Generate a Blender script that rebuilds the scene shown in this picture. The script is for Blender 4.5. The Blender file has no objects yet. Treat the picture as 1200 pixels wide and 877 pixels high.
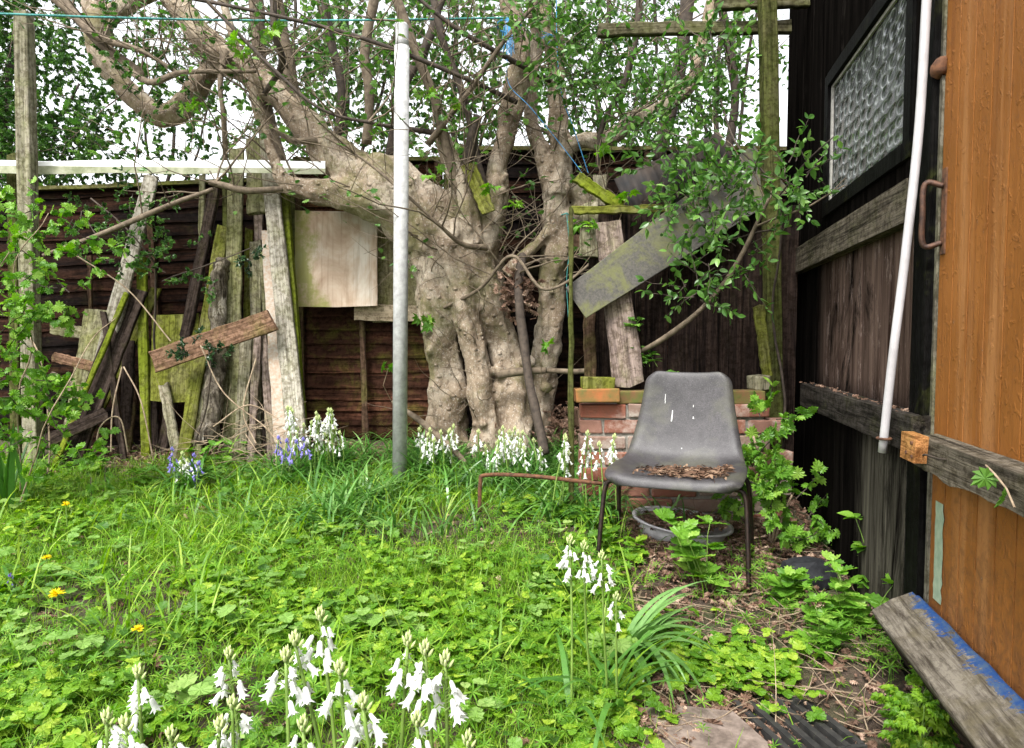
import bpy, bmesh, math, random
import numpy as np
from mathutils import Vector, Matrix, noise as mnoise
random.seed(7); RNG = np.random.default_rng(11)
R = math.radians
scene = bpy.context.scene
COL = scene.collection

# ------------------------------------------------------------------ camera
F = 800.0                                    # focal length in photo pixels (1200 wide)
CAMZ = 1.0
PITCH = math.atan(41.5/F)
cam_d = bpy.data.cameras.new('camera'); cam = bpy.data.objects.new('camera', cam_d); COL.objects.link(cam)
cam_d.sensor_width = 36; cam_d.lens = 36*F/1200; cam_d.clip_start = .05; cam_d.clip_end = 500
cam.location = (0, 0, CAMZ); cam.rotation_euler = (R(90)-PITCH, 0, 0)
scene.camera = cam
# ------------------------------------------------------------------ world, sun, exposure
world = bpy.data.worlds.new("World"); scene.world = world; world.use_nodes = True
wn = world.node_tree; wn.nodes.clear()
sky = wn.nodes.new('ShaderNodeTexSky'); sky.sky_type = 'NISHITA'; sky.sun_disc = False
SUN_EL, SUN_AZ = R(55), R(205)
sky.sun_elevation = SUN_EL; sky.sun_rotation = SUN_AZ; sky.dust_density = 3.0; sky.air_density = 1.0
hs = wn.nodes.new('ShaderNodeHueSaturation'); hs.inputs['Saturation'].default_value = .12
bg = wn.nodes.new('ShaderNodeBackground'); bg.inputs['Strength'].default_value = .15
wo = wn.nodes.new('ShaderNodeOutputWorld')
wn.links.new(sky.outputs[0], hs.inputs['Color']); wn.links.new(hs.outputs[0], bg.inputs[0]); wn.links.new(bg.outputs[0], wo.inputs[0])
sd = bpy.data.lights.new('sun', 'SUN'); so = bpy.data.objects.new('sun', sd); COL.objects.link(so)
sd.energy = 1.5; sd.angle = R(14); sd.color = (1, .97, .92)
# direction to the sun: behind and above the photographer, a little to the left
sx, sy, sz = math.sin(SUN_AZ)*math.cos(SUN_EL), math.cos(SUN_AZ)*math.cos(SUN_EL), math.sin(SUN_EL)
so.rotation_euler = Vector((sx, sy, sz)).to_track_quat('Z', 'Y').to_euler()
scene.view_settings.view_transform = 'Standard'; scene.view_settings.look = 'None'
scene.view_settings.gamma = 1; scene.view_settings.use_curve_mapping = False
scene.view_settings.exposure = 1.75
scene.render.engine = 'CYCLES'
scene.cycles.max_bounces = 6; scene.cycles.transparent_max_bounces = 8; scene.cycles.transmission_bounces = 4

# ------------------------------------------------------------------ geometry helpers
def ray(px, py):
    u, v = (px-600)/F, -(py-438.5)/F
    ca, sa = math.cos(PITCH), math.sin(PITCH)
    return Vector((u, ca+v*sa, -sa+v*ca))
def P(px, py, d):
    r = ray(px, py); return Vector((0, 0, CAMZ)) + r*(d/r.y)
def gz(x, y):
    t = max(0.0, min(1.0, (y-1.5)/3.1)); z = .29*t
    if y > 4.6: z = .29
    z += .018*math.sin(x*2.3+1)*math.cos(y*1.9) + .012*math.sin(x*5.1+y*4.3)
    e = max(0, x-.3)                                  # trodden strip to the right stays a bit lower
    z -= .03*min(1, e*2)*(1 if y < 3.2 else 0.6)
    return z
def gza(x, y):
    t = np.clip((y-1.5)/3.1, 0, 1); z = .29*t
    z = z + .018*np.sin(x*2.3+1)*np.cos(y*1.9) + .012*np.sin(x*5.1+y*4.3)
    e = np.clip(x-.3, 0, 10); z = z - .03*np.minimum(1, e*2)*np.where(y < 3.2, 1, .6)
    return z
def G(px, py):
    r = ray(px, py); t = .8
    while t < 8:
        p = Vector((0, 0, CAMZ))+r*t
        if p.z <= gz(p.x, p.y): return p
        t += .01
    return p

def tag(o, label=None, cat=None, group=None, kind=None):
    if label: o['label'] = label
    if cat: o['category'] = cat
    if group: o['group'] = group
    if kind: o['kind'] = kind
    return o
def empty(name, loc=(0, 0, 0), rot=(0, 0, 0)):
    o = bpy.data.objects.new(name, None); COL.objects.link(o)
    o.location = loc; o.rotation_euler = rot; o.empty_display_size = .1
    return o
def link(name, me, m, parent=None, smooth=False):
    o = bpy.data.objects.new(name, me); COL.objects.link(o)
    if m is not None and len(me.materials) == 0: me.materials.append(m)
    if parent: o.parent = parent
    me.polygons.foreach_set('use_smooth', [bool(smooth)]*len(me.polygons))
    return o
def npmesh(name, V, L, T):
    me = bpy.data.meshes.new(name)
    V = np.asarray(V, dtype=np.float32); L = np.asarray(L, dtype=np.int32); T = np.asarray(T, dtype=np.int32)
    me.vertices.add(len(V)); me.vertices.foreach_set('co', V.ravel())
    me.loops.add(len(L)); me.loops.foreach_set('vertex_index', L)
    me.polygons.add(len(T)); st = np.zeros(len(T), dtype=np.int32); st[1:] = np.cumsum(T)[:-1]
    me.polygons.foreach_set('loop_start', st); me.polygons.foreach_set('loop_total', T)
    me.update(calc_edges=True)
    return me
class Acc:
    """collects numpy chunks of faces and links them as ONE mesh object"""
    def __init__(s): s.V = []; s.L = []; s.T = []; s.n = 0
    def add(s, V, L, T):
        V = np.asarray(V, dtype=np.float32).reshape(-1, 3); s.V.append(V); s.L.append(np.asarray(L, dtype=np.int64)+s.n); s.T.append(np.asarray(T)); s.n += len(V)
    def poly(s, V, faces):
        L = [i for f in faces for i in f]; s.add(V, L, [len(f) for f in faces])
    def box(s, a, b):
        x0, y0, z0 = a; x1, y1, z1 = b
        s.poly([(x0,y0,z0),(x1,y0,z0),(x1,y1,z0),(x0,y1,z0),(x0,y0,z1),(x1,y0,z1),(x1,y1,z1),(x0,y1,z1)],
               [(0,3,2,1),(4,5,6,7),(0,1,5,4),(1,2,6,5),(2,3,7,6),(3,0,4,7)])
    def tube(s, pts, rad, n=8, wob=0.0, cap=True):
        pts = [Vector(p) for p in pts]; k = len(pts)
        if not hasattr(rad, '__len__'): rad = [rad]*k
        V = []; prev = None
        for i in range(k):
            t = (pts[min(i+1, k-1)]-pts[max(i-1, 0)]).normalized()
            if prev is None:
                a = t.orthogonal().normalized()
            else:
                a = (prev - t*prev.dot(t))
                a = a.normalized() if a.length > 1e-5 else t.orthogonal().normalized()
            prev = a; b = t.cross(a)
            for j in range(n):
                an = 2*math.pi*j/n; r = rad[i]
                if wob:
                    q = pts[i]*6+Vector((math.cos(an), math.sin(an), 0))*1.5
                    r *= 1+wob*mnoise.noise(q)
                V.append(pts[i]+(a*math.cos(an)+b*math.sin(an))*r)
        faces = []
        for i in range(k-1):
            for j in range(n):
                j2 = (j+1) % n
                faces.append((i*n+j, i*n+j2, (i+1)*n+j2, (i+1)*n+j))
        if cap: faces.append(tuple(reversed(range(n)))); faces.append(tuple((k-1)*n+j for j in range(n)))
        s.poly([tuple(v) for v in V], faces)
    def inst(s, tpl, pos, Rm, sc):
        TV, TF = tpl; N = len(pos)
        if N == 0: return
        sc = np.asarray(sc, dtype=float)
        if sc.ndim == 1: sc = np.repeat(sc[:, None], 3, 1)
        V = np.einsum('nij,nkj->nki', Rm, TV[None]*sc[:, None, :]) + pos[:, None, :]
        L0 = np.array([i for f in TF for i in f]); T0 = np.array([len(f) for f in TF])
        L = (L0[None]+(np.arange(N)*len(TV))[:, None]).ravel()
        s.add(V.reshape(-1, 3), L, np.tile(T0, N))
    def build(s, name, m, parent=None, smooth=False):
        if not s.V: return None
        me = npmesh(name, np.concatenate(s.V), np.concatenate(s.L), np.concatenate(s.T))
        return link(name, me, m, parent, smooth)
def spline(pts, n=8):
    """Catmull-Rom through rows of numbers"""
    p = [np.array(list(q), dtype=float) for q in pts]
    p = [2*p[0]-p[1]]+p+[2*p[-1]-p[-2]]; out = []
    for i in range(1, len(p)-2):
        for j in range(n):
            t = j/n
            out.append(.5*((2*p[i])+(-p[i-1]+p[i+1])*t+(2*p[i-1]-5*p[i]+4*p[i+1]-p[i+2])*t*t+(-p[i-1]+3*p[i]-3*p[i+1]+p[i+2])*t**3))
    out.append(p[-2]); return out
def frames(f, up):
    """rotation matrices with local +Y along f and +Z near up"""
    f = f/np.linalg.norm(f, axis=1, keepdims=True)
    x = np.cross(f, up); ln = np.linalg.norm(x, axis=1, keepdims=True); x = np.where(ln < 1e-4, np.array([[1, 0, 0]]), x/np.maximum(ln, 1e-6))
    z = np.cross(x, f)
    return np.stack([x, f, z], axis=2)
def rdir(N, zmin=-1, zmax=1):
    z = RNG.uniform(zmin, zmax, N); a = RNG.uniform(0, 2*math.pi, N); r = np.sqrt(np.maximum(0, 1-z*z))
    return np.stack([r*np.cos(a), r*np.sin(a), z], 1)

def twig_chain(p, d, L, r, acc, nseg=8, curl=.35, up=.1, tips=None, seg=4):
    pts = [Vector(p)]; d = Vector(d).normalized(); rad = [r]
    for i in range(nseg):
        d = (d+Vector((random.gauss(0, curl), random.gauss(0, curl), random.gauss(0, curl)+up))*.45).normalized()
        pts.append(pts[-1]+d*L/nseg); rad.append(r*(1-.8*(i+1)/nseg))
        if tips is not None and i > 1: tips.append((pts[-1].copy(), d.copy()))
    acc.tube(pts, rad, seg, cap=False); return pts
# ------------------------------------------------------------------ leaf templates (local +Y = leaf axis, length 1)
def tpl_oval(w=.5, droop=.15, fold=.12, seg=4, tip=1.0):
    V = []; n = seg
    for i in range(n+1):
        y = i/n; ww = w/2*math.sin(math.pi*min(1, (y**.85)*.96+.03)) if i not in (0, n) else 0.0
        z = -droop*y*y
        V += [(-ww, y, z+fold*ww*2), (0, y, z), (ww, y, z+fold*ww*2)]
    Fc = []
    for i in range(n):
        a = i*3; b = a+3
        if i == 0: Fc += [(a+1, b+1, b), (a+1, b+2, b+1)]
        elif i == n-1: Fc += [(a, a+1, b+1), (a+1, a+2, b+1)]
        else: Fc += [(a, a+1, b+1, b), (a+1, a+2, b+2, b+1)]
    return np.array(V), Fc
def tpl_outline(pts, c=(0, .4), zc=0.0, ripple=.05, droop=.12):
    """fan of an outline given as (x,y) for the right half, base to tip"""
    right = [(x, y) for x, y in pts]; left = [(-x, y) for x, y in reversed(pts[1:-1])]
    out = right+left; V = [(c[0], c[1], zc-droop*c[1]**2)]
    for i, (x, y) in enumerate(out): V.append((x, y, ripple*((i % 2)*2-1)*.5+.1*abs(x)-droop*y*y))
    n = len(out); return np.array(V), [(0, i+1, (i+1) % n+1) for i in range(n)]
T_OVAL = tpl_oval(.48); T_FAT = tpl_oval(.75, .2, .15); T_SMALL = tpl_oval(.5, .1, .15, 3); T_NARROW = tpl_oval(.2, .3, .1, 3)
T_LOBED = tpl_outline([(0,0),(.12,.1),(.34,.02),(.3,.16),(.5,.3),(.36,.4),(.46,.62),(.28,.6),(.22,.82),(.1,.8),(0,1)], ripple=.08)
T_PALM = tpl_outline([(0,0),(.08,.12),(.42,-.05),(.3,.18),(.62,.38),(.3,.42),(.36,.72),(.17,.66),(0,1)], (0,.3), ripple=.1, droop=.25)
T_HOLLY = tpl_outline([(0,0),(.1,.1),(.3,.12),(.2,.25),(.36,.38),(.2,.5),(.32,.64),(.15,.74),(.16,.86),(0,1)], (0,.5), ripple=.22, droop=.15)
def tpl_multi(parts):
    V = []; Fc = []; n = 0
    for (tp, ang, tilt, off, s) in parts:
        v = tp[0]*np.array(s); ca, sa = math.cos(tilt), math.sin(tilt)
        v = np.stack([v[:, 0], v[:, 1]*ca-v[:, 2]*sa, v[:, 1]*sa+v[:, 2]*ca], 1)
        c2, s2 = math.cos(ang), math.sin(ang)
        v = np.stack([v[:, 0]*c2-v[:, 1]*s2, v[:, 0]*s2+v[:, 1]*c2, v[:, 2]], 1)+np.array(off)
        V.append(v); Fc += [tuple(i+n for i in f) for f in tp[1]]; n += len(v)
    return np.concatenate(V), Fc
# three round-toothed leaflets on a stalk (ground cover)
T_LFT = tpl_outline([(0,0),(.16,.08),(.3,.22),(.36,.4),(.3,.44),(.36,.6),(.24,.68),(.22,.86),(.1,.86),(0,1)], (0,.45), ripple=.05, droop=.15)
T_TRI = tpl_multi([(T_LFT, 0, 0, (0,.28,0), (1,.75,1)), (T_LFT, R(82), -.1, (0,.26,0), (.9,.62,1)), (T_LFT, R(-82), -.1, (0,.26,0), (.9,.62,1))])
# a whorl of narrow leaves (goosegrass)
T_WHORL = tpl_multi([(T_NARROW, R(a), .35, (0,0,0), (.9,1,1)) for a in range(0, 360, 52)])
# a feathery, deeply cut leaf
_p = []
for i in range(1, 8):
    y = i/8; l = .42*math.sin(math.pi*min(1, y*.8+.2))
    for s in (-1, 1):
        _p.append((T_NARROW, s*R(55), .05, (0, y, -.1*y*y), (1.6*l, l, 1)))
        for k in (.35, .65):
            _p.append((T_NARROW, s*R(15), .05, (-s*math.sin(R(55))*l*k, y+math.cos(R(55))*l*k, -.1*y*y), (.8*l, .4*l, 1)))
            _p.append((T_NARROW, s*R(100), .05, (-s*math.sin(R(55))*l*k, y+math.cos(R(55))*l*k, -.1*y*y), (.8*l, .4*l, 1)))
_p.append((T_NARROW, 0, 0, (0,.8,-.08), (.6,.3,1)))
T_FERN = tpl_multi([(T_LOBED, s_*R(62-8*i), .1*s_, (0, .22+.2*i, -.08*(.2+.2*i)**2), (.46-.09*i, .46-.09*i, 1)) for i in range(4) for s_ in (-1, 1)]+[(T_LOBED, 0, 0, (0, .78, -.06), (.36, .36, 1)), (T_NARROW, 0, 0, (0, 0, 0), (.12, .9, .4))])
T_OAK = tpl_outline([(0,0),(.06,.12),(.2,.18),(.12,.28),(.3,.4),(.16,.48),(.32,.62),(.15,.68),(.2,.84),(.08,.86),(0,1)], (0,.5), ripple=.16, droop=-.2)
def blades(N, x, y, z, h, w, bend, az=None, seg=4, az_spread=None, lean=.25):
    """curved tapering blades, one strip each -> V, L, T"""
    az = RNG.uniform(0, 2*math.pi, N) if az is None else az
    t = np.linspace(0, 1, seg+1)[None]                      # (1,s)
    ln = h[:, None]*t
    ang = lean*RNG.uniform(.2, 1.5, N)[:, None]+bend[:, None]*t
    dl = (h/seg)[:, None]*np.ones((1, seg+1)); dl[:, 0] = 0
    out = np.cumsum(dl*np.sin(ang), 1); up = np.cumsum(dl*np.cos(ang), 1)
    cx = x[:, None]+out*np.cos(az)[:, None]; cy = y[:, None]+out*np.sin(az)[:, None]; cz = z[:, None]+up
    ww = w[:, None]*(np.sin(np.pi*(t*.72+.25)))/2; ww[:, -1] = w*.04
    tw = az+math.pi/2+RNG.normal(0, .35, N)
    px, py = np.cos(tw)[:, None]*ww, np.sin(tw)[:, None]*ww
    A = np.stack([cx-px, cy-py, cz], 2); B = np.stack([cx+px, cy+py, cz], 2)
    V = np.stack([A, B], 2).reshape(N, -1, 3)
    f = np.array([[2*i, 2*i+1, 2*i+3, 2*i+2] for i in range(seg)]).ravel()
    L = (f[None]+(np.arange(N)*2*(seg+1))[:, None]).ravel()
    return V.reshape(-1, 3), L, np.full(N*seg, 4)

# ------------------------------------------------------------------ materials
def nodes(name):
    m = bpy.data.materials.new(name); m.use_nodes = True; nt = m.node_tree; nt.nodes.clear()
    o = nt.nodes.new('ShaderNodeOutputMaterial'); b = nt.nodes.new('ShaderNodeBsdfPrincipled')
    nt.links.new(b.outputs[0], o.inputs[0]); return m, nt, b, o
def N(nt, t, **k):
    n = nt.nodes.new(t)
    for a, v in k.items(): setattr(n, a, v)
    return n
def mapped(nt, scale, coord='Object', rnd=True, rot=None):
    tc = N(nt, 'ShaderNodeTexCoord'); mp = N(nt, 'ShaderNodeMapping'); mp.inputs['Scale'].default_value = scale
    if rot: mp.inputs['Rotation'].default_value = rot
    nt.links.new(tc.outputs[coord], mp.inputs[0])
    if rnd:
        oi = N(nt, 'ShaderNodeObjectInfo'); mu = N(nt, 'ShaderNodeMath', operation='MULTIPLY'); mu.inputs[1].default_value = 37
        nt.links.new(oi.outputs['Random'], mu.inputs[0]); nt.links.new(mu.outputs[0], mp.inputs['Location'])
    return mp.outputs[0]
def noise_(nt, vec, sc=1, det=6, rough=.6, dist=0):
    n = N(nt, 'ShaderNodeTexNoise'); n.inputs['Scale'].default_value = sc; n.inputs['Detail'].default_value = det
    n.inputs['Roughness'].default_value = rough; n.inputs['Distortion'].default_value = dist
    nt.links.new(vec, n.inputs['Vector']); return n.outputs['Fac']
def ramp(nt, fac, stops):
    r = N(nt, 'ShaderNodeValToRGB'); e = r.color_ramp.elements
    while len(e) < len(stops): e.new(.5)
    for i, (p, c) in enumerate(stops):
        e[i].position = p; e[i].color = (*c, 1) if hasattr(c, '__len__') else (c, c, c, 1)
    nt.links.new(fac, r.inputs[0]); return r.outputs[0]
def mix(nt, fac, a, b, mode='MIX'):
    m = N(nt, 'ShaderNodeMix', data_type='RGBA', blend_type=mode)
    for s, v in ((0, fac), (6, a), (7, b)):
        if hasattr(v, 'is_linked') or hasattr(v, 'links'): nt.links.new(v, m.inputs[s])
        elif hasattr(v, '__len__'): m.inputs[s].default_value = (*v, 1)
        else: m.inputs[s].default_value = v
    return m.outputs[2]
def bump(nt, b, h, st=.5, dist=.01, prev=None):
    bp = N(nt, 'ShaderNodeBump'); bp.inputs['Strength'].default_value = st; bp.inputs['Distance'].default_value = dist
    nt.links.new(h, bp.inputs['Height'])
    if prev is not None: nt.links.new(prev, bp.inputs['Normal'])
    if b is not None: nt.links.new(bp.outputs[0], b.inputs['Normal'])
    return bp.outputs[0]
def wood(name, dark, light, algae=.0, acol=(.10, .13, .02), axis='z', rough=.85, paint=None, pcov=.5, stain=None, scale=1.0, rnd=True):
    m, nt, b, o = nodes(name)
    s = {'z': (55*scale, 55*scale, 2.2*scale), 'x': (2.2*scale, 55*scale, 55*scale), 'y': (55*scale, 2.2*scale, 55*scale)}[axis]
    v = mapped(nt, s, rnd=rnd); v2 = mapped(nt, tuple(q*.09+ .8 for q in s), rnd=rnd); v3 = mapped(nt, (1, 1, 1), rnd=rnd)
    grain = noise_(nt, v, 1, 8, .7, .6); fine = noise_(nt, v, 4.5, 4, .7); blot = noise_(nt, v2, 1, 5, .6, .4)
    c = ramp(nt, grain, [(.36, dark), (.5, tuple(a*.45+q*.55 for a, q in zip(dark, light))), (.63, light)])
    c = mix(nt, ramp(nt, fine, [(.36, .45), (.5, 1.0)]), tuple(q*.3 for q in dark), c)
    if stain: c = mix(nt, ramp(nt, blot, [(.44, 0.0), (.58, .9)]), c, stain)
    if paint:
        pn = noise_(nt, v2, 2.4, 10, .75, 1.2)
        pf = ramp(nt, pn, [(pcov-.02, 1.0), (pcov+.02, 0.0)]); c = mix(nt, pf, c, paint)
    if algae > 0:
        an = noise_(nt, v3, 5.5, 8, .72, .5)
        t = .70-.32*algae
        af = ramp(nt, an, [(max(0, t-.12), 0.0), (t+.12, min(1, .35+.6*algae))]); gm = ramp(nt, grain, [(.36, .55), (.64, 1.35)]); ac = mix(nt, 1.0, gm, acol, 'MULTIPLY'); c = mix(nt, af, c, ac)
        an2 = noise_(nt, v3, 38, 6, .7); c = mix(nt, ramp(nt, an2, [(.42, .8), (.54, 0.0)]), c, mix(nt, 1.0, c, (.42, .40, .34), 'MULTIPLY'))
    nt.links.new(c, b.inputs['Base Color']); b.inputs['Roughness'].default_value = rough
    b.inputs['Specular IOR Level'].default_value = .04
    h = bump(nt, None, grain, .9, .006); bump(nt, b, fine, .6, .003, h)
    return m
def leafmat(name, c1, c2, c3=None, trans=.35, rough=.45, veins=False, spec=.35):
    m, nt, b, o = nodes(name)
    g = N(nt, 'ShaderNodeNewGeometry')
    st = [(0, c1), (.7, c2)]+([(1, c3)] if c3 else [])
    col = ramp(nt, g.outputs['Random Per Island'], st)
    v = mapped(nt, (1, 1, 1), rnd=False); n1 = noise_(nt, v, 60, 3, .6)
    col = mix(nt, ramp(nt, n1, [(.3, .35), (.7, 0.0)]), col, mix(nt, .6, col, (.01, .02, .003)))
    nt.links.new(col, b.inputs['Base Color']); b.inputs['Roughness'].default_value = rough; b.inputs['Specular IOR Level'].default_value = spec
    bump(nt, b, n1, .25, .002)
    if trans:
        t = N(nt, 'ShaderNodeBsdfTranslucent'); h = N(nt, 'ShaderNodeHueSaturation'); h.inputs['Saturation'].default_value = 1.1; h.inputs['Value'].default_value = 1.3
        nt.links.new(col, h.inputs['Color']); nt.links.new(h.outputs[0], t.inputs[0])
        mx = N(nt, 'ShaderNodeMixShader'); mx.inputs[0].default_value = trans
        nt.links.new(b.outputs[0], mx.inputs[1]); nt.links.new(t.outputs[0], mx.inputs[2]); nt.links.new(mx.outputs[0], o.inputs[0])
    return m
def plain(name, c1, c2=None, rough=.6, metal=0, sc=20, bs=.3, bd=.003, spec=.4, det=6):
    m, nt, b, o = nodes(name); v = mapped(nt, (1, 1, 1)); n1 = noise_(nt, v, sc, det, .65)
    nt.links.new(ramp(nt, n1, [(.35, c1), (.65, c2 or c1)]), b.inputs['Base Color'])
    b.inputs['Roughness'].default_value = rough; b.inputs['Metallic'].default_value = metal; b.inputs['Specular IOR Level'].default_value = spec
    if bs: bump(nt, b, n1, bs, bd)
    return m
M = {}
MOSS = (.10, .115, .018)
M['fence'] = wood('fence_boards_dark', (.004, .003, .002), (.052, .024, .015), .12, (.04, .045, .008), 'x', stain=(.006, .005, .005))
M['fence_red'] = wood('fence_boards_red', (.012, .006, .004), (.14, .06, .036), .26, (.12, .14, .015), 'x', stain=(.03, .014, .009))
M['batten'] = wood('batten_wood', (.03, .018, .012), (.12, .075, .05), .3, MOSS)
M['cap'] = wood('capping_wood', (.06, .05, .03), (.18, .15, .09), .75, (.10, .115, .02), 'x')
M['pale'] = wood('pale_plank', (.16, .14, .11), (.46, .43, .36), .25, (.16, .17, .05))
M['grey'] = wood('grey_plank', (.10, .09, .06), (.33, .30, .22), .45, (.16, .17, .05))
M['greygreen'] = wood('greygreen_plank', (.09, .085, .05), (.31, .29, .19), .55, (.15, .16, .04))
M['mossy'] = wood('mossy_plank', (.05, .045, .02), (.24, .22, .11), .85, (.15, .165, .022))
M['vivid'] = wood('vivid_moss_plank', (.06, .06, .02), (.20, .19, .08), .95, (.13, .165, .012))
M['darkplank'] = wood('dark_plank', (.012, .009, .008), (.075, .055, .045), .12, MOSS)
M['brown'] = wood('brown_board', (.08, .045, .028), (.30, .18, .12), .28, (.15, .16, .03))
M['pinkish'] = wood('pinkish_plank', (.10, .075, .065), (.30, .235, .20), .25, (.13, .15, .03))
M['post'] = wood('weathered_post', (.13, .12, .085), (.34, .31, .235), .45, (.13, .15, .035))
M['greenpost'] = wood('green_post', (.035, .035, .015), (.12, .115, .05), .7, (.06, .075, .014))
M['vertplank'] = wood('dark_vertical_planks', (.005, .004, .004), (.045, .030, .024), .12, (.03, .032, .01), rnd=False)
M['crossbar'] = wood('crossbar_wood', (.05, .045, .025), (.17, .155, .10), .5, (.07, .08, .015))
M['rustplank'] = plain('speckled_strip', (.36, .34, .29), (.30, .20, .13), .8, sc=60, bs=.5)
M['rail'] = wood('weathered_rail', (.022, .018, .014), (.17, .145, .11), .25, (.07, .08, .02), 'y', rnd=False)
M['raildark'] = wood('dark_rail', (.008, .007, .006), (.06, .052, .045), .05, MOSS, 'y', rnd=False)
M['soil'] = None
def soil():
    m, nt, b, o = nodes('soil'); v = mapped(nt, (1, 1, 1), rnd=False)
    a = noise_(nt, v, 3, 8, .7); f = noise_(nt, v, 55, 8, .75)
    c = ramp(nt, f, [(.3, (.022, .014, .009)), (.5, (.07, .045, .03)), (.7, (.16, .105, .07))])
    c = mix(nt, ramp(nt, a, [(.45, 0.0), (.6, .6)]), c, (.05, .075, .015))
    nt.links.new(c, b.inputs['Base Color']); b.inputs['Roughness'].default_value = .95
    bump(nt, b, f, 1, .02); return m
M['soil'] = soil()
def bark():
    m, nt, b, o = nodes('smooth_grey_bark'); v = mapped(nt, (1, 1, 1), rnd=False); vs = mapped(nt, (1, 1, .35), rnd=False)
    big = noise_(nt, v, 3.5, 6, .6, .6); fine = noise_(nt, vs, 42, 8, .7, .5); rid = noise_(nt, mapped(nt, (1.2, 1.2, 1), rnd=False), 9, 7, .7, .6)
    c = ramp(nt, big, [(.38, (.15, .11, .073)), (.5, (.26, .20, .14)), (.62, (.38, .32, .245))])
    c = mix(nt, ramp(nt, fine, [(.40, .7), (.49, 0.0)]), c, (.10, .07, .045)); sp2 = noise_(nt, v, 95, 3, .6); c = mix(nt, ramp(nt, sp2, [(.56, 0.0), (.64, .5)]), c, (.50, .46, .40))
    c = mix(nt, ramp(nt, rid, [(.34, .6), (.42, 0.0)]), c, (.11, .08, .055))
    mo = noise_(nt, v, 2.2, 8, .75, .3); c = mix(nt, ramp(nt, mo, [(.50, 0.0), (.60, .65)]), c, (.105, .105, .03))
    vc = N(nt, 'ShaderNodeTexVoronoi', feature='DISTANCE_TO_EDGE'); vc.inputs['Scale'].default_value = 7
    wv = N(nt, 'ShaderNodeTexNoise'); wv.inputs['Scale'].default_value = 6; wv.inputs['Detail'].default_value = 5; nt.links.new(v, wv.inputs['Vector']); vm = N(nt, 'ShaderNodeVectorMath', operation='MULTIPLY_ADD'); nt.links.new(wv.outputs['Color'], vm.inputs[0]); vm.inputs[1].default_value = (.35, .35, .35); nt.links.new(mapped(nt, (1.1, 1.1, .8), rnd=False), vm.inputs[2]); nt.links.new(vm.outputs[0], vc.inputs['Vector'])
    ck = ramp(nt, vc.outputs['Distance'], [(.0, 1.0), (.018, 0.0)]); cm = N(nt, 'ShaderNodeMath', operation='MULTIPLY'); nt.links.new(ck, cm.inputs[0]); nt.links.new(ramp(nt, big, [(.44, 0.0), (.58, .6)]), cm.inputs[1]); c = mix(nt, cm.outputs[0], c, (.07, .05, .033))
    vo = N(nt, 'ShaderNodeTexVoronoi'); vo.inputs['Scale'].default_value = 13; nt.links.new(mapped(nt, (1, 1, 1.3), rnd=False), vo.inputs['Vector'])
    kn = ramp(nt, vo.outputs['Distance'], [(.0, 1.0), (.22, 0.0)])
    nt.links.new(c, b.inputs['Base Color']); b.inputs['Roughness'].default_value = .8; b.inputs['Specular IOR Level'].default_value = .2
    h = bump(nt, None, rid, .35, .02); h = bump(nt, None, kn, .6, .03, h); bump(nt, b, fine, .5, .006, h); return m
M['bark'] = bark()
M['twig'] = plain('twig_bark', (.07, .05, .032), (.18, .14, .095), .85, sc=30, bs=.5)
M['twigdark'] = plain('dark_twig_bark', (.025, .018, .013), (.07, .052, .038), .85, sc=30, bs=.5)
M['logbark'] = wood('flaking_log_bark', (.025, .019, .014), (.22, .19, .15), .35, (.10, .10, .03), scale=.6, paint=(.36, .33, .28), pcov=.42)
M['drystem'] = plain('dry_stem', (.16, .11, .07), (.36, .28, .19), .85, sc=30, bs=.3)
M['greenstem'] = plain('green_stem', (.10, .17, .03), (.17, .27, .05), .5, sc=20, bs=.1)
M['holly'] = leafmat('holly_leaves', (.012, .035, .014), (.035, .085, .028), (.075, .15, .05), .18, .28, spec=.5)
M['ever'] = leafmat('evergreen_leaves', (.03, .085, .016), (.085, .20, .035), (.18, .34, .06), .38, .35, spec=.45)
M['strap2'] = leafmat('pale_strap_leaves', (.10, .22, .05), (.18, .34, .10), (.3, .45, .2), .28, .3, spec=.5)
M['privet'] = leafmat('privet_leaves', (.045, .13, .022), (.10, .23, .038), (.20, .36, .08), .35, .35, spec=.45)
M['bramble'] = leafmat('bramble_leaves', (.05, .14, .02), (.12, .27, .035), (.2, .36, .06), .35, .5)
M['fresh'] = leafmat('fresh_spring_leaves', (.08, .21, .02), (.17, .36, .035), (.28, .46, .07), .4, .45)
M['cover'] = leafmat('ground_cover_leaves', (.08, .21, .011), (.19, .36, .021), (.37, .51, .05), .42, .5)
M['palecover'] = leafmat('pale_cover_leaves', (.14, .27, .05), (.24, .40, .09), (.34, .48, .14), .4, .5)
M['cover2'] = leafmat('ground_cover_dark_leaves', (.05, .14, .015), (.12, .26, .03), (.2, .36, .07), .38, .5)
M['grass'] = leafmat('grass_blades', (.10, .24, .013), (.22, .40, .026), (.39, .53, .085), .42, .45)
M['fine'] = leafmat('feathery_leaves', (.08, .22, .018), (.18, .38, .035), (.28, .45, .06), .42, .5)
M['strap'] = leafmat('strap_leaves', (.045, .14, .02), (.10, .25, .04), (.2, .36, .12), .28, .3, spec=.5)
M['lit'] = leafmat('dead_leaves', (.10, .055, .036), (.27, .16, .11), (.50, .36, .27), .1, .8)
M['white_bell'] = leafmat('white_bells', (.72, .74, .70), (.85, .86, .82), None, .3, .5)
M['blue_bell'] = leafmat('violet_bells', (.16, .13, .50), (.30, .27, .68), None, .3, .5)
M['deep_bell'] = leafmat('deep_violet_bells', (.06, .04, .26), (.14, .1, .42), None, .3, .5)
M['bud'] = leafmat('cream_buds', (.34, .50, .12), (.58, .66, .30), None, .2, .5)
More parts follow.
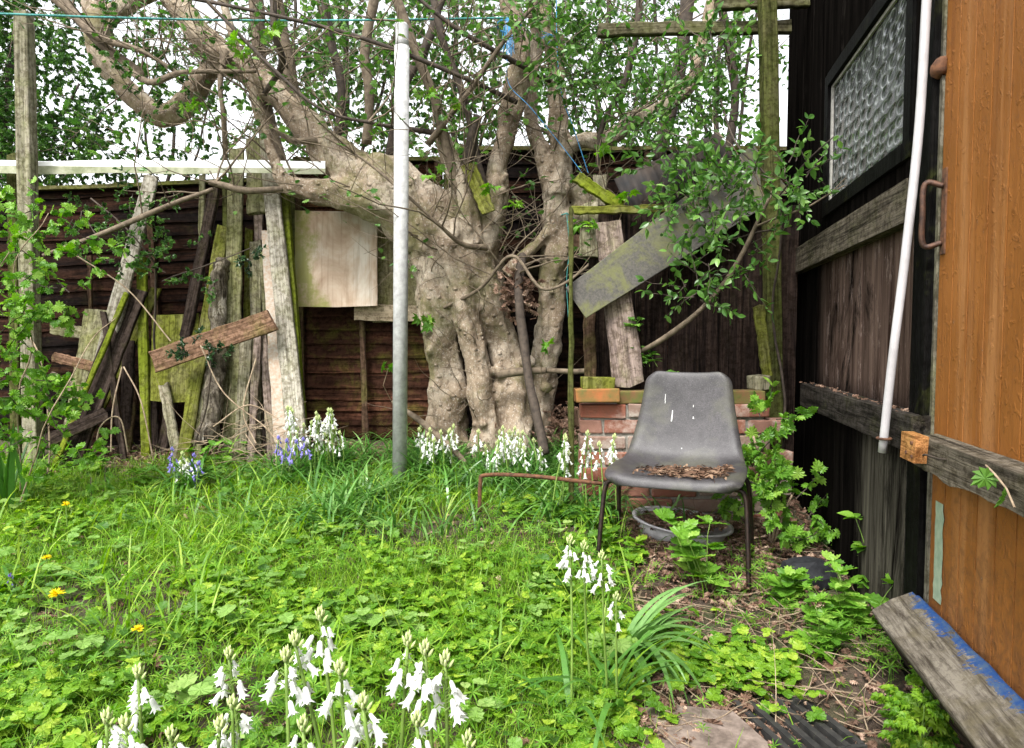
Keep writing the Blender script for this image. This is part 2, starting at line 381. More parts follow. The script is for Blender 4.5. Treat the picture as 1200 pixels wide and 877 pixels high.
M['yellow'] = leafmat('yellow_petals', (.85, .62, .005), (.9, .74, .01), None, .2, .5)

# ------------------------------------------------------------------ ground
def make_ground():
    a = Acc()
    def rng(lo, hi, st): return np.arange(lo, hi+1e-6, st)
    xs = np.concatenate([[-40, -20, -10, -6], rng(-4, 3, .05), [5, 10, 20, 40]]); ys = np.concatenate([[-20, -8, -3, 0], rng(.5, 5.5, .05), [7, 10, 20, 50]])
    X, Y = np.meshgrid(xs, ys); Z = gza(X, np.clip(Y, 0, 5.5))
    Z = Z+.006*np.sin(X*37+Y*11)*np.sin(Y*43)*((abs(X) < 4) & (Y < 5.6))
    V = np.stack([X, Y, Z], 2).reshape(-1, 3); nx = len(xs)
    i = (np.arange(len(ys)-1)[:, None]*nx+np.arange(nx-1)[None]).ravel()
    L = np.stack([i, i+1, i+nx+1, i+nx], 1).ravel(); a.add(V, L, np.full(len(i), 4))
    o = a.build('ground', M['soil'], smooth=True); tag(o, kind='structure')
make_ground()

# ------------------------------------------------------------------ planks
def plank(name, top, bot, w, t, mat, seed=0, parent=None, toground=False, roll=0.0, jag=.004, w2=None, seg=14, bow=0.0, face=(0, -1, 0)):
    """top, bot world points; w width, t thickness; local Z along the plank, local -Y towards the viewer"""
    top = Vector(top); bot = Vector(bot)
    ax = (top-bot).normalized()
    if toground:
        for _ in range(200):
            if bot.z <= gz(bot.x, bot.y)-.02: break
            bot = bot-ax*.01
    L = (top-bot).length; z = ax; x = z.cross(-Vector(face)).normalized()*-1
    x = Vector(face).cross(z)*-1; x.normalize(); y = z.cross(x)
    if roll: q = Matrix.Rotation(roll, 3, z); x = q@x; y = q@y
    rs = random.Random(seed+int(L*1000)); V = []; w2 = w2 or w
    ns = seg; ring = []
    for i in range(ns+1):
        f = i/ns; zz = L*f; ww = (w2+(w-w2)*f)/2
        jl = rs.uniform(-jag, jag); jr = rs.uniform(-jag, jag); by = bow*math.sin(math.pi*f)+rs.uniform(-.001, .001)
        b = min(.004, t*.3)
        e0 = rs.uniform(-.012, .012) if i in (0, ns) else 0; e1 = rs.uniform(-.012, .012) if i in (0, ns) else 0; e2 = rs.uniform(-.015, .015) if i in (0, ns) else 0
        V += [(-ww+jl+b, -t/2+by, zz+e0), (0, -t/2+by, zz+e2), (ww+jr-b, -t/2+by, zz+e1), (ww+jr, -t/2+b+by, zz+e1), (ww+jr, t/2-b+by, zz+e1), (ww+jr-b, t/2+by, zz+e1), (-ww+jl+b, t/2+by, zz+e0), (-ww+jl, t/2-b+by, zz+e0), (-ww+jl, -t/2+b+by, zz+e0)]
    n = 9; Fc = []
    for i in range(ns):
        for j in range(n):
            k = (j+1) % n; Fc.append((i*n+j, i*n+k, (i+1)*n+k, (i+1)*n+j))
    Fc.append(tuple(reversed(range(n)))); Fc.append(tuple(ns*n+j for j in range(n)))
    a = Acc(); a.poly(V, Fc); o = a.build(name, mat, parent)
    mw = Matrix((( x.x, y.x, z.x, bot.x), (x.y, y.y, z.y, bot.y), (x.z, y.z, z.z, bot.z), (0, 0, 0, 1)))
    o.matrix_world = mw if not parent else mw
    if parent: o.matrix_world = mw; o.matrix_parent_inverse = Matrix.Identity(4); o.matrix_basis = parent_inv(parent)@mw
    return o
def parent_inv(p):
    m = p.matrix_basis.copy(); q = p
    while q.parent: q = q.parent; m = q.matrix_basis@m
    return m.inverted()
def ppl(name, t, b, wpx, mat, label, cat='plank', group=None, thick=.022, dt=4.45, db=4.2, ground=True, **k):
    """a leaning plank from photo points: t, b = (px, py) of centre line ends"""
    T = P(t[0], t[1], dt); B = P(b[0], b[1], db); w = wpx*(dt+db)/2/F
    o = plank(name, T, B, w, thick, mat, seed=int(t[0]*7+b[1]), toground=ground, **k)
    return tag(o, label, cat, group)

# ------------------------------------------------------------------ garden fence (overlap panels)
FD = 4.62
def fence_panel(x0, x1, mat, label, seed, ztop, zbot=.25, lean=0):
    e = empty('overlap_fence', ((x0+x1)/2, FD, zbot)); tag(e, label, 'fence', 'overlap fence panels along the back')
    rs = random.Random(seed); a = Acc(); W = x1-x0; H = ztop-zbot; z = 0; ns = 30; row = 0
    while z < H-.03:
        hh = rs.uniform(.078, .1); top = min(H, z+hh+.03); ph = rs.uniform(0, 9); V = []
        for i in range(ns+1):
            x = -W/2+W*i/ns
            wv = .010*mnoise.noise(Vector((x*3+ph, row*3.1, 0)))+.004*mnoise.noise(Vector((x*11+ph, row*3.1, 5)))
            y0 = -.024+.004*mnoise.noise(Vector((x*2, row, 9)))
            V += [(x, y0, z+wv), (x, -.004, top), (x, .006, top), (x, y0+.011, z+wv)]
        Fc = []
        for i in range(ns):
            for j in range(4): k = (j+1) % 4; Fc.append((i*4+j, i*4+4+j, i*4+4+k, i*4+k))
        Fc += [(0, 1, 2, 3), tuple(ns*4+q for q in (3, 2, 1, 0))]
        a.poly(V, Fc); z += hh; row += 1
    a.build('boards', mat, e)
    for q in (-W/2+.03, W/2-.03, 0.0 if W > 1.2 else None):
        if q is None: continue
        b = Acc(); b.box((q-.019, -.052, -.01), (q+.019, -.030, H-.01)); b.build('batten', M['batten'], e)
    c = Acc(); ns = 12; V = []
    for i in range(ns+1):
        x = -W/2+W*i/ns; s = .008*mnoise.noise(Vector((x*2, seed, 1)))
        V += [(x, -.06, H-.005+s), (x, -.06, H+.02+s), (x, .03, H+.026+s), (x, .03, H+s)]
    Fc = []
    for i in range(ns):
        for j in range(4): k = (j+1) % 4; Fc.append((i*4+j, i*4+4+j, i*4+4+k, i*4+k))
    Fc += [(0, 1, 2, 3), tuple(ns*4+q for q in (3, 2, 1, 0))]; c.poly(V, Fc); c.build('capping_rail', M['cap'], e); return e
def fx(px): return (px-600)/F*FD
def fzt(py): return P(600, py, FD).z
fence_panel(fx(-420), fx(-170), M['fence'], 'dark overlap fence panel beyond the bramble at the far left', 1, fzt(236))
fence_panel(fx(-160), fx(40), M['fence'], 'dark overlap fence panel behind the tall square post at left', 1, fzt(232))
fence_panel(fx(47), fx(343), M['fence'], 'dark stained overlap fence panel behind the heap of leaning planks', 2, fzt(219)).rotation_euler[1] = -R(2.4)
fence_panel(fx(350), fx(520), M['fence_red'], 'reddish brown overlap fence panel below the pale plywood sheet', 3, fzt(190))
fence_panel(fx(528), fx(760), M['fence'], 'dark fence panel seen between the tree stems and right trunk', 4, fzt(178))
fence_panel(fx(768), fx(1040), M['fence'], 'dark fence panel behind the upright planks and the shed corner', 5, fzt(178))
for px, lab in ((-165, 'fence post hidden in the bramble at far left'), (43.5, 'short fence post between the two left panels'), (346.5, 'fence post just left of the plywood sheet'), (524, 'fence post behind the tree trunk'), (764, 'fence post behind the grey sheet')):
    a = Acc(); a.box((-.018, -.02, -.2), (.018, .05, fzt(205)-.3)); o = a.build('fence_post', M['greenpost']); o.location = (fx(px), FD, .3); tag(o, lab, 'post', 'fence posts between the panels')

# ------------------------------------------------------------------ the heap of leaning planks
LP = 'old planks leaning against the fence'
ppl('plank', (178, 207), (128, 395), 17, M['pale'], 'sun-bleached pale plank slanting up to the white beam end', group=LP, dt=4.4, db=4.25, w2=.115)
ppl('plank', (160, 338), (88, 520), 27, M['darkplank'], 'charred black plank with a mossy edge leaning beside the pale one', group=LP, dt=4.35, db=4.05, thick=.03, roll=.15)
ppl('plank', (148, 345), (78, 512), 6, M['vivid'], 'thin bright green batten along the edge of the charred plank', group=LP, dt=4.28, db=3.98)
ppl('plank', (114, 362), (88, 505), 27, M['greygreen'], 'broad yellowish green board behind the thin dark stick', group=LP, dt=4.45, db=4.3)
ppl('plank', (121, 366), (137, 480), 7, M['darkplank'], 'thin dark stick in front of the broad yellowish board', group=LP, dt=4.25, db=4.15)
ppl('plank', (166, 303), (169, 436), 10, M['vivid'], 'narrow bright green mossy plank standing upright left of the square board', group=LP, dt=4.4, db=4.3, thick=.03)
ppl('plank', (184, 338), (150, 410), 11, M['mossy'], 'short mossy offcut tilted behind the narrow green plank', group=LP, dt=4.48, db=4.45)
ppl('plank', (206, 367), (203, 470), 56, M['mossy'], 'square moss covered board under the brown diagonal board', 'board', None, dt=4.4, db=4.28, ground=False, thick=.015)
ppl('plank', (252, 222), (196, 500), 14, M['darkplank'], 'long dark plank slanting behind the square mossy board', group=LP, dt=4.44, db=4.32, thick=.03, roll=-.3)
ppl('plank', (262, 266), (216, 525), 15, M['mossy'], 'long yellow-green plank slanting left of the bark covered log', group=LP, dt=4.4, db=4.05)
ppl('plank', (242, 400), (232, 520), 11, M['greygreen'], 'lower dull green plank between the yellow-green plank and the log', group=LP, dt=4.25, db=4.08)
ppl('plank', (277, 174), (271, 515), 18, M['greygreen'], 'tall grey-green upright plank right of the bark covered log', group=LP, dt=4.42, db=4.15)
ppl('plank', (263, 205), (268, 400), 6, M['greenpost'], 'thin green rod standing left of the tall grey-green plank', group=LP, dt=4.5, db=4.35)
ppl('plank', (302, 165), (303, 250), 24, M['greygreen'], 'short wide plank standing above the white beam between two tall ones', group=LP, dt=4.33, db=4.28, ground=False, thick=.045)
ppl('plank', (311, 148), (345, 486), 17, M['pale'], 'tallest pale grey plank leaning right of the speckled strip', group=LP, dt=4.34, db=4.0, thick=.03, w2=.12)
ppl('plank', (330, 190), (353, 484), 10, M['vivid'], 'bright green mossy batten along the right edge of the tallest plank', group=LP, dt=4.37, db=4.04, thick=.05)
ppl('plank', (315, 272), (328, 488), 17, M['rustplank'], 'rust speckled whitish strip left of the tallest plank', group=LP, dt=4.3, db=4.0)
ppl('plank', (292, 268), (290, 420), 9, M['mossy'], 'narrow mossy lath behind the tall grey-green plank', group=LP, dt=4.45, db=4.4)
ppl('plank', (303, 250), (306, 420), 10, M['pinkish'], 'brown lath below the short wide plank', group=LP, dt=4.44, db=4.38)
ppl('plank', (300, 283), (300, 420), 13, M['grey'], 'grey lath with a square cut top in the middle of the heap', group=LP, dt=4.4, db=4.34)
ppl('plank', (309, 298), (314, 400), 9, M['greygreen'], 'short greenish lath beside the speckled strip', group=LP, dt=4.34, db=4.3)
ppl('plank', (289, 395), (282, 525), 14, M['grey'], 'pale lower plank to the right of the log foot', group=LP, dt=4.25, db=4.08)
ppl('plank', (303, 385), (295, 520), 9, M['pinkish'], 'pinkish grey lower lath slanting left behind the dry twigs', group=LP, dt=4.22, db=4.04)
ppl('plank', (308, 385), (316, 500), 9, M['pinkish'], 'pinkish grey lower lath slanting right behind the dry twigs', group=LP, dt=4.25, db=4.1)
ppl('plank', (318, 390), (322, 480), 6, M['darkplank'], 'thin dark lath tucked behind the speckled strip', group=LP, dt=4.3, db=4.15)
ppl('plank', (192, 452), (206, 525), 12, M['grey'], 'short grey lath below the square mossy board', group=LP, dt=4.27, db=4.1)
ppl('plank', (152, 400), (146, 520), 14, M['darkplank'], 'rotten dark post stump left of the square mossy board', group=LP, dt=4.45, db=4.35)
ppl('plank', (176, 440), (178, 520), 16, M['darkplank'], 'rotten dark offcut under the left corner of the square board', group=LP, dt=4.5, db=4.4)
ppl('plank', (62, 418), (118, 432), 12, M['brown'], 'short brown board lying level behind the tall post foot', 'board', dt=4.4, db=4.35, ground=False)
ppl('plank', (60, 385), (110, 392), 14, M['greygreen'], 'short greenish offcut above the level brown board', 'board', dt=4.5, db=4.45, ground=False)
ppl('plank', (50, 520), (125, 485), 16, M['darkplank'], 'broken dark slat lying on the soil at the foot of the heap', 'board', dt=3.95, db=4.05, ground=False)
o = plank('board', P(319, 375, 3.98), P(181, 424, 4.05), .13, .022, M['brown'], 5); tag(o, 'brown diagonal board nailed across the leaning planks', 'board')
for i_, (x0_, y0_, x1_, y1_, w_, m_, lab) in enumerate(((60, 440, 112, 470, 10, 'pinkish', 'broken brown slat lying slanted behind the tall post'), (128, 415, 143, 520, 9, 'batten', 'thin brown stick standing between the charred plank and the narrow green one'), (158, 440, 150, 525, 8, 'batten', 'short rotten stick left of the square mossy board foot'), (222, 455, 235, 525, 9, 'darkplank', 'short dark stick behind the yellow-green planks foot'), (262, 395, 268, 515, 8, 'darkplank', 'dark lath between the log and the tall grey-green plank'), (333, 395, 340, 470, 6, 'pinkish', 'narrow pinkish lath behind the foot of the tallest plank'), (105, 300, 108, 420, 5, 'batten', 'thin dark batten on the fence left of the bleached plank'), (237, 205, 236, 330, 7, 'greygreen', 'thin greenish upright lath on the fence behind the dark slanting plank'))):
    ppl('plank', (x0_, y0_), (x1_, y1_), w_, M[m_], lab, group=LP, dt=4.46 if i_ not in (6, 7) else 4.55, db=4.33 if i_ not in (6, 7) else 4.54, ground=i_ not in (0, 6, 7))
# bark covered log
a = Acc(); pts = spline([(*P(262, 306, 4.3), .04), (*P(256, 330, 4.25), .052), (*P(258, 400, 4.2), .048), (*P(250, 460, 4.1), .055), (*P(243, 520, 4.0), .058)], 10)
a.tube([p[:3] for p in pts], [p[3]*(1+.12*math.sin(i*1.7)) for i, p in enumerate(pts)], 14, .6); lg = a.build('log', M['logbark'], smooth=True)
tag(lg, 'thin log with flaking bark standing among the leaning planks', 'log')
# plywood sheets
def plym():
    m, nt, b, o = nodes('stained_plywood'); v = mapped(nt, (1, 1, 1)); vs = mapped(nt, (4, 4, 2.6)); tc = N(nt, 'ShaderNodeTexCoord'); s = N(nt, 'ShaderNodeSeparateXYZ'); nt.links.new(tc.outputs['Object'], s.inputs[0])
    n1 = noise_(nt, vs, 1, 6, .6, .5); n2 = noise_(nt, mapped(nt, (60, 60, 3)), 1, 6, .6); n3 = noise_(nt, v, 5, 8, .7)
    c = ramp(nt, n1, [(.36, (.30, .20, .13)), (.5, (.46, .36, .27)), (.62, (.56, .50, .42))]); c = mix(nt, ramp(nt, n2, [(.4, .3), (.5, 0.0)]), c, (.2, .13, .08))
    mr = N(nt, 'ShaderNodeMapRange'); nt.links.new(s.outputs[0], mr.inputs[0]); mr.inputs[1].default_value = -.27; mr.inputs[2].default_value = .05; mr.inputs[3].default_value = .22; mr.inputs[4].default_value = -.12
    ad = N(nt, 'ShaderNodeMath', operation='ADD'); nt.links.new(mr.outputs[0], ad.inputs[0]); nt.links.new(n3, ad.inputs[1])
    c = mix(nt, ramp(nt, ad.outputs[0], [(.52, 0.0), (.66, .8)]), c, (.21, .22, .05)); nt.links.new(c, b.inputs['Base Color']); b.inputs['Roughness'].default_value = .85; b.inputs['Specular IOR Level'].default_value = .15; bump(nt, b, n2, .3, .002); return m
ppl('plywood_sheet', (394, 248), (394, 358), 96, plym(), 'large pale water-stained plywood sheet leaning on the fence under the limb', 'board', dt=4.42, db=4.38, ground=False, thick=.012, jag=.001)
ppl('plywood_sheet', (470, 254), (470, 377), 66, wood('plywood_green', (.20, .17, .09), (.38, .33, .22), .5, (.20, .21, .04), scale=.4), 'greenish plywood sheet behind the steel pole right of the pale sheet', 'board', dt=4.52, db=4.5, ground=False, thick=.012, jag=.001)
ppl('plywood_sheet', (416, 366), (502, 368), 19, wood('plywood_offcut', (.35, .27, .18), (.52, .42, .3), .1, (.24, .25, .06), scale=.5), 'pale plywood offcut below the big sheet behind the steel pole', 'board', dt=4.47, db=4.47, ground=False, thick=.01)
ppl('batten', (424, 374), (429, 530), 7, M['batten'], 'thin brown upright batten on the reddish fence panel', 'batten', dt=4.55, db=4.5)

# ------------------------------------------------------------------ posts, beam, steel pole
def upright(name, px0, py0, px1, d, wpx, thick, mat, label, cat, group=None, **k):
    return tag(plank(name, P(px0, py0, d), P(px1, 470, d), wpx*d/F, thick, mat, seed=px0, toground=True, jag=.002, **k), label, cat, group)
upright('garden_post', 28, 17, 38, 3.95, 16, .07, M['post'], 'tall square weathered post at the left edge, taller than the fence', 'post', w2=.085)
upright('garden_post', 17, 182, 20, 4.2, 11, .06, M['greenpost'], 'short green square post behind the white beam at the left edge', 'post')
be = Acc()
B0, B1 = P(-60, 195, 4.02), P(381, 195, 4.1)
ns = 20; V = []
for i in range(ns+1):
    c = B0.lerp(B1, i/ns); s = .004*math.sin(i*.9)
    V += [(c.x, c.y, c.z-.042+s), (c.x, c.y, c.z+.028+s), (c.x, c.y+.005, c.z+.034+s), (c.x, c.y+.10, c.z+.034+s), (c.x, c.y+.10, c.z+.028+s), (c.x, c.y+.006, c.z+.02+s), (c.x, c.y+.006, c.z-.042+s)]
Fc = []
for i in range(ns):
    for j in range(7): k = (j+1) % 7; Fc.append((i*7+j, i*7+7+j, i*7+7+k, i*7+k))
Fc += [tuple(range(7)), tuple(ns*7+q for q in reversed(range(7)))]
be.poly(V, Fc)
def beam_mat():
    m, nt, b, o = nodes('painted_angle_beam'); g = N(nt, 'ShaderNodeNewGeometry'); s = N(nt, 'ShaderNodeSeparateXYZ'); nt.links.new(g.outputs['Position'], s.inputs[0])
    v = mapped(nt, (1, 1, 1)); n1 = noise_(nt, v, 9, 8, .7); n2 = noise_(nt, v, 60, 4, .6)
    c = ramp(nt, n1, [(.38, (.15, .17, .08)), (.5, (.26, .27, .17)), (.64, (.38, .38, .28))]); c = mix(nt, ramp(nt, n2, [(.35, .4), (.5, 0.0)]), c, (.25, .27, .14))
    mr = N(nt, 'ShaderNodeMapRange'); nt.links.new(s.outputs[2], mr.inputs[0]); mr.inputs[1].default_value = B0.z+.005; mr.inputs[2].default_value = B0.z+.009
    c = mix(nt, mr.outputs[0], c, (.86, .86, .84)); nt.links.new(c, b.inputs['Base Color']); b.inputs['Roughness'].default_value = .5; bump(nt, b, n2, .2, .002); return m
o = be.build('angle_beam', beam_mat()); tag(o, 'long white topped beam lying level across the leaning planks', 'beam')
steel = plain('galvanised_steel', (.27, .27, .262), (.42, .42, .41), .7, .0, sc=30, bs=.15, bd=.001)
e = empty('steel_pole', P(468, 572, 3.67)); tag(e, 'round galvanised steel pole standing upright in the grass before the tree', 'pole')
a = Acc(); e.location = (e.location.x, e.location.y, gz(e.location.x, e.location.y)); top = P(471, 55, 3.67); H = top.z-e.location.z
def cyl(a, z0, z1, r, n=32, x=0, y=0): a.tube([(x, y, z0), (x, y, z1)], r, n)
a.tube([(0, 0, -.1), (top.x-e.location.x, 0, H*1.0)], .039, 32); a.build('tube', steel, e, True)
t2 = (top.x-e.location.x); neck = P(472, 28, 3.67).z-e.location.z
a = Acc(); a.tube([(t2, 0, H-.001), (t2+.001, 0, H+.03), (t2+.001, 0, neck-.01), (t2+.001, 0, neck)], [.0385, .034, .034, .028], 32); a.build('top_socket', steel, e, True)

# ------------------------------------------------------------------ brick wall, upright planks, grey sheet on the right
def bricks():
    m, nt, b, o = nodes('old_brick'); g = N(nt, 'ShaderNodeNewGeometry')
    col = ramp(nt, g.outputs['Random Per Island'], [(0, (.19, .065, .04)), (.35, (.26, .08, .045)), (.6, (.22, .12, .09)), (.8, (.27, .22, .18)), (1, (.16, .08, .055))])
    v = mapped(nt, (1, 1, 1), rnd=False); n1 = noise_(nt, v, 28, 8, .75); n2 = noise_(nt, v, 7, 6, .7)
    col = mix(nt, ramp(nt, n1, [(.35, .6), (.6, 0.0)]), col, (.16, .08, .05)); col = mix(nt, ramp(nt, n2, [(.52, 0.0), (.66, .6)]), col, (.45, .42, .36))
    nt.links.new(col, b.inputs['Base Color']); b.inputs['Roughness'].default_value = .9; bump(nt, b, n1, .8, .006); return m
M['brick'] = bricks(); M['mortar'] = plain('mortar', (.18, .165, .14), (.32, .30, .26), .95, sc=45, bs=1, bd=.01)
M['mossbrick'] = plain('mossy_brick', (.33, .11, .035), (.13, .11, .03), .9, sc=14, bs=.8, bd=.005); M['mossbrick2'] = plain('very_mossy_brick', (.17, .075, .035), (.09, .10, .022), .9, sc=18, bs=.8, bd=.005)
def jit_box(a, c, s, rs, j=.003):
    V = []
    for z in (-1, 1):
        for (x, y) in ((-1, -1), (1, -1), (1, 1), (-1, 1)):
            V.append((c[0]+x*s[0]/2+rs.uniform(-j, j), c[1]+y*s[1]/2+rs.uniform(-j, j), c[2]+z*s[2]/2+rs.uniform(-j, j)))
    a.poly(V, [(0,3,2,1),(4,5,6,7),(0,1,5,4),(1,2,6,5),(2,3,7,6),(3,0,4,7)])
rs = random.Random(3)
WX0, WX1, WY = P(680, 480, 3.2).x, P(899, 480, 3.2).x, 3.2
wz0 = .05; wtop = P(700, 474, 3.2).z
e = empty('brick_wall', ((WX0+WX1)/2, WY+.1, wz0)); tag(e, 'low crumbling brick wall behind the grey plastic chair', 'wall')
a = Acc(); ox, oy, oz = e.location
z = wtop-.065/2; row = 0
while z > wz0:
    x = WX0-(0.11 if row % 2 else 0)
    while x < WX1:
        l = min(.215, WX1-x)
        x0 = max(x, WX0); l2 = x+.215-x0
        if l2 > .05: jit_box(a, (x0+l2/2-ox, WY+.05-oy+rs.uniform(-.006, .006), z-oz), (l2-.002, .1, .063), rs, .004)
        x += .226
    z -= .075; row += 1
bb = a.build('bricks', M['brick'], e); md = bb.modifiers.new('bevel', 'BEVEL'); md.width = .006; md.segments = 2
a = Acc(); jit_box(a, ((WX0+WX1)/2-ox+.004, WY+.062-oy, (wz0+wtop)/2-oz-.004), (WX1-WX0-.03, .1, wtop-wz0), rs, .001); a.build('mortar', M['mortar'], e)
def loose_brick(px, py, d, l, h, rot, mat, label, name='brick', cat='brick', dp=.1):
    a = Acc(); jit_box(a, (0, 0, h/2), (l, dp, h), rs, .004); o = a.build(name, mat); c = P(px, py, d); o.location = (c.x, c.y+dp/2, c.z); o.rotation_euler = (0, 0, rot)
    md = o.modifiers.new('bevel', 'BEVEL'); md.width = .007; md.segments = 3; tag(o, label, cat)
loose_brick(700, 473, 3.14, .205, .066, .04, M['mossbrick'], 'loose orange mossy brick on the left end of the wall top', dp=.11)
loose_brick(747, 473.5, 3.2, .19, .062, -.03, M['mossbrick2'], 'loose mossy brick half hidden behind the left edge of the chair back')
loose_brick(873, 473.5, 3.2, .2, .062, .03, M['mossbrick2'], 'loose mossy brick right of the chair back on the wall top')
loose_brick(702, 456.4, 3.16, .15, .055, .02, M['mossy'], 'mossy wooden block sitting on the loose orange brick', 'wood_block', 'block')
loose_brick(893, 458, 3.24, .07, .07, .3, M['grey'], 'small grey block on the wall top beside the green post', 'wood_block', 'block')
# upright plank wall standing behind the bricks
x = P(690, 300, 3.5).x; xe = P(905, 300, 3.5).x; i = 0
PWT = P(600, 232, 3.5).z
e = empty('plank_screen', ((x+xe)/2, 3.5, .2)); tag(e, 'screen of dark upright boards behind the chair and brick wall', 'fence')
a = Acc()
while x < xe:
    w = rs.uniform(.11, .15); dy = rs.uniform(-.008, .008); t = PWT+rs.uniform(-.05, .02)
    jit_box(a, (x+w/2-(e.location.x), dy, (t-.2)/2), (w-.006, .02, t-.2), rs, .003); x += w
a.build('boards', M['vertplank'], e)
for zz in (.55, 1.45):
    a = Acc(); a.box((-.55, .0205, zz-.2), (.45, .06, zz-.12)); a.build('back_rail', M['batten'], e)
ppl('plank', (712, 262), (737, 452), 30, M['pinkish'], 'wide split brown plank slanting from the fence down to the brick wall', group=None, dt=3.36, db=3.24, ground=False, thick=.03, w2=.15, roll=-.1)
ppl('plank', (690, 240), (690, 300), 22, M['grey'], 'grey plank end showing behind the trunk above the slanting plank', dt=3.44, db=3.42, ground=False)
ppl('plank', (703, 206), (701, 275), 15, M['grey'], 'upright grey plank end left of the level mossy batten', dt=3.6, db=3.6, ground=False)
ppl('batten', (669, 245), (669, 560), 6, M['greenpost'], 'thin green upright batten left of the brick wall', 'batten', dt=3.2, db=3.12, thick=.022)
ppl('plank', (690, 340), (692, 460), 14, M['batten'], 'dark narrow upright plank left of the slanting brown plank', dt=3.42, db=3.34, ground=False)
ppl('batten', (672, 247), (786, 245), 9, M['mossy'], 'level mossy batten above the grey sheet', 'batten', dt=3.38, db=3.38, ground=False, thick=.03)
ppl('batten', (676, 208), (728, 243), 13, M['vivid'], 'short tilted mossy batten above the level one', 'batten', dt=3.46, db=3.46, ground=False, thick=.035)
# grey fibre sheet leaning diagonally
def sheet_mat():
    m, nt, b, o = nodes('lichen_grey_sheet'); v = mapped(nt, (1, 1, 1)); n1 = noise_(nt, v, 6, 9, .75, .4); n2 = noise_(nt, v, 90, 5, .7)
    c = ramp(nt, n2, [(.35, (.04, .037, .032)), (.65, (.09, .083, .070))]); c = mix(nt, ramp(nt, n1, [(.47, 0.0), (.6, .75)]), c, (.12, .125, .035))
    nt.links.new(c, b.inputs['Base Color']); b.inputs['Roughness'].default_value = .75; bump(nt, b, n2, .3, .002); return m
SA, SB = P(674, 356, 3.2), P(905, 196, 3.48)
o = plank('fibre_sheet', SB, SA, .30, .008, sheet_mat(), 9, jag=.001, w2=.172, face=(0, -1, .15)); tag(o, 'grey lichen spotted sheet leaning diagonally above the chair', 'sheet')
# corrugated iron behind
a = Acc(); n = 60; V = []
for i in range(n+1):
    x = .62*i/n; y = .012*math.sin(x/.076*2*math.pi)
    V += [(x, y, 0), (x, y, .26), (x, y+.002, .26), (x, y+.002, 0)]
Fc = []
for i in range(n):
    for j in range(4): k = (j+1) % 4; Fc.append((i*4+j, i*4+4+j, i*4+4+k, i*4+k))
a.poly(V, Fc); o = a.build('corrugated_sheet', plain('old_zinc', (.018, .019, .021), (.06, .045, .036), .85, .0, sc=7, bs=.1), smooth=True)
o.location = P(742, 262, 3.72); o.rotation_euler = (0, R(-24), 0); tag(o, 'grey corrugated metal sheet tilted behind the diagonal fibre sheet', 'sheet')
upright('corner_post', 899, -30, 907, 3.42, 17, .07, M['greenpost'], 'tall green tinged square post between the brick wall and the shed', 'post')
ppl('plank', (889, 358), (899, 440), 12, M['mossy'], 'short mossy offcut hanging on the left side of the green post', dt=3.36, db=3.34, ground=False)
ppl('crossbar', (700, 36), (926, 32), 14, M['crossbar'], 'lower weathered crossbar between the tree and the shed at the top', 'beam', 'crossbars nailed to the corner post', dt=3.55, db=3.55, ground=False, thick=.04)
ppl('crossbar', (838, 5), (950, 2), 13, M['crossbar'], 'upper mossy crossbar reaching the shed at the top edge', 'beam', 'crossbars nailed to the corner post', dt=3.5, db=3.5, ground=False, thick=.04)

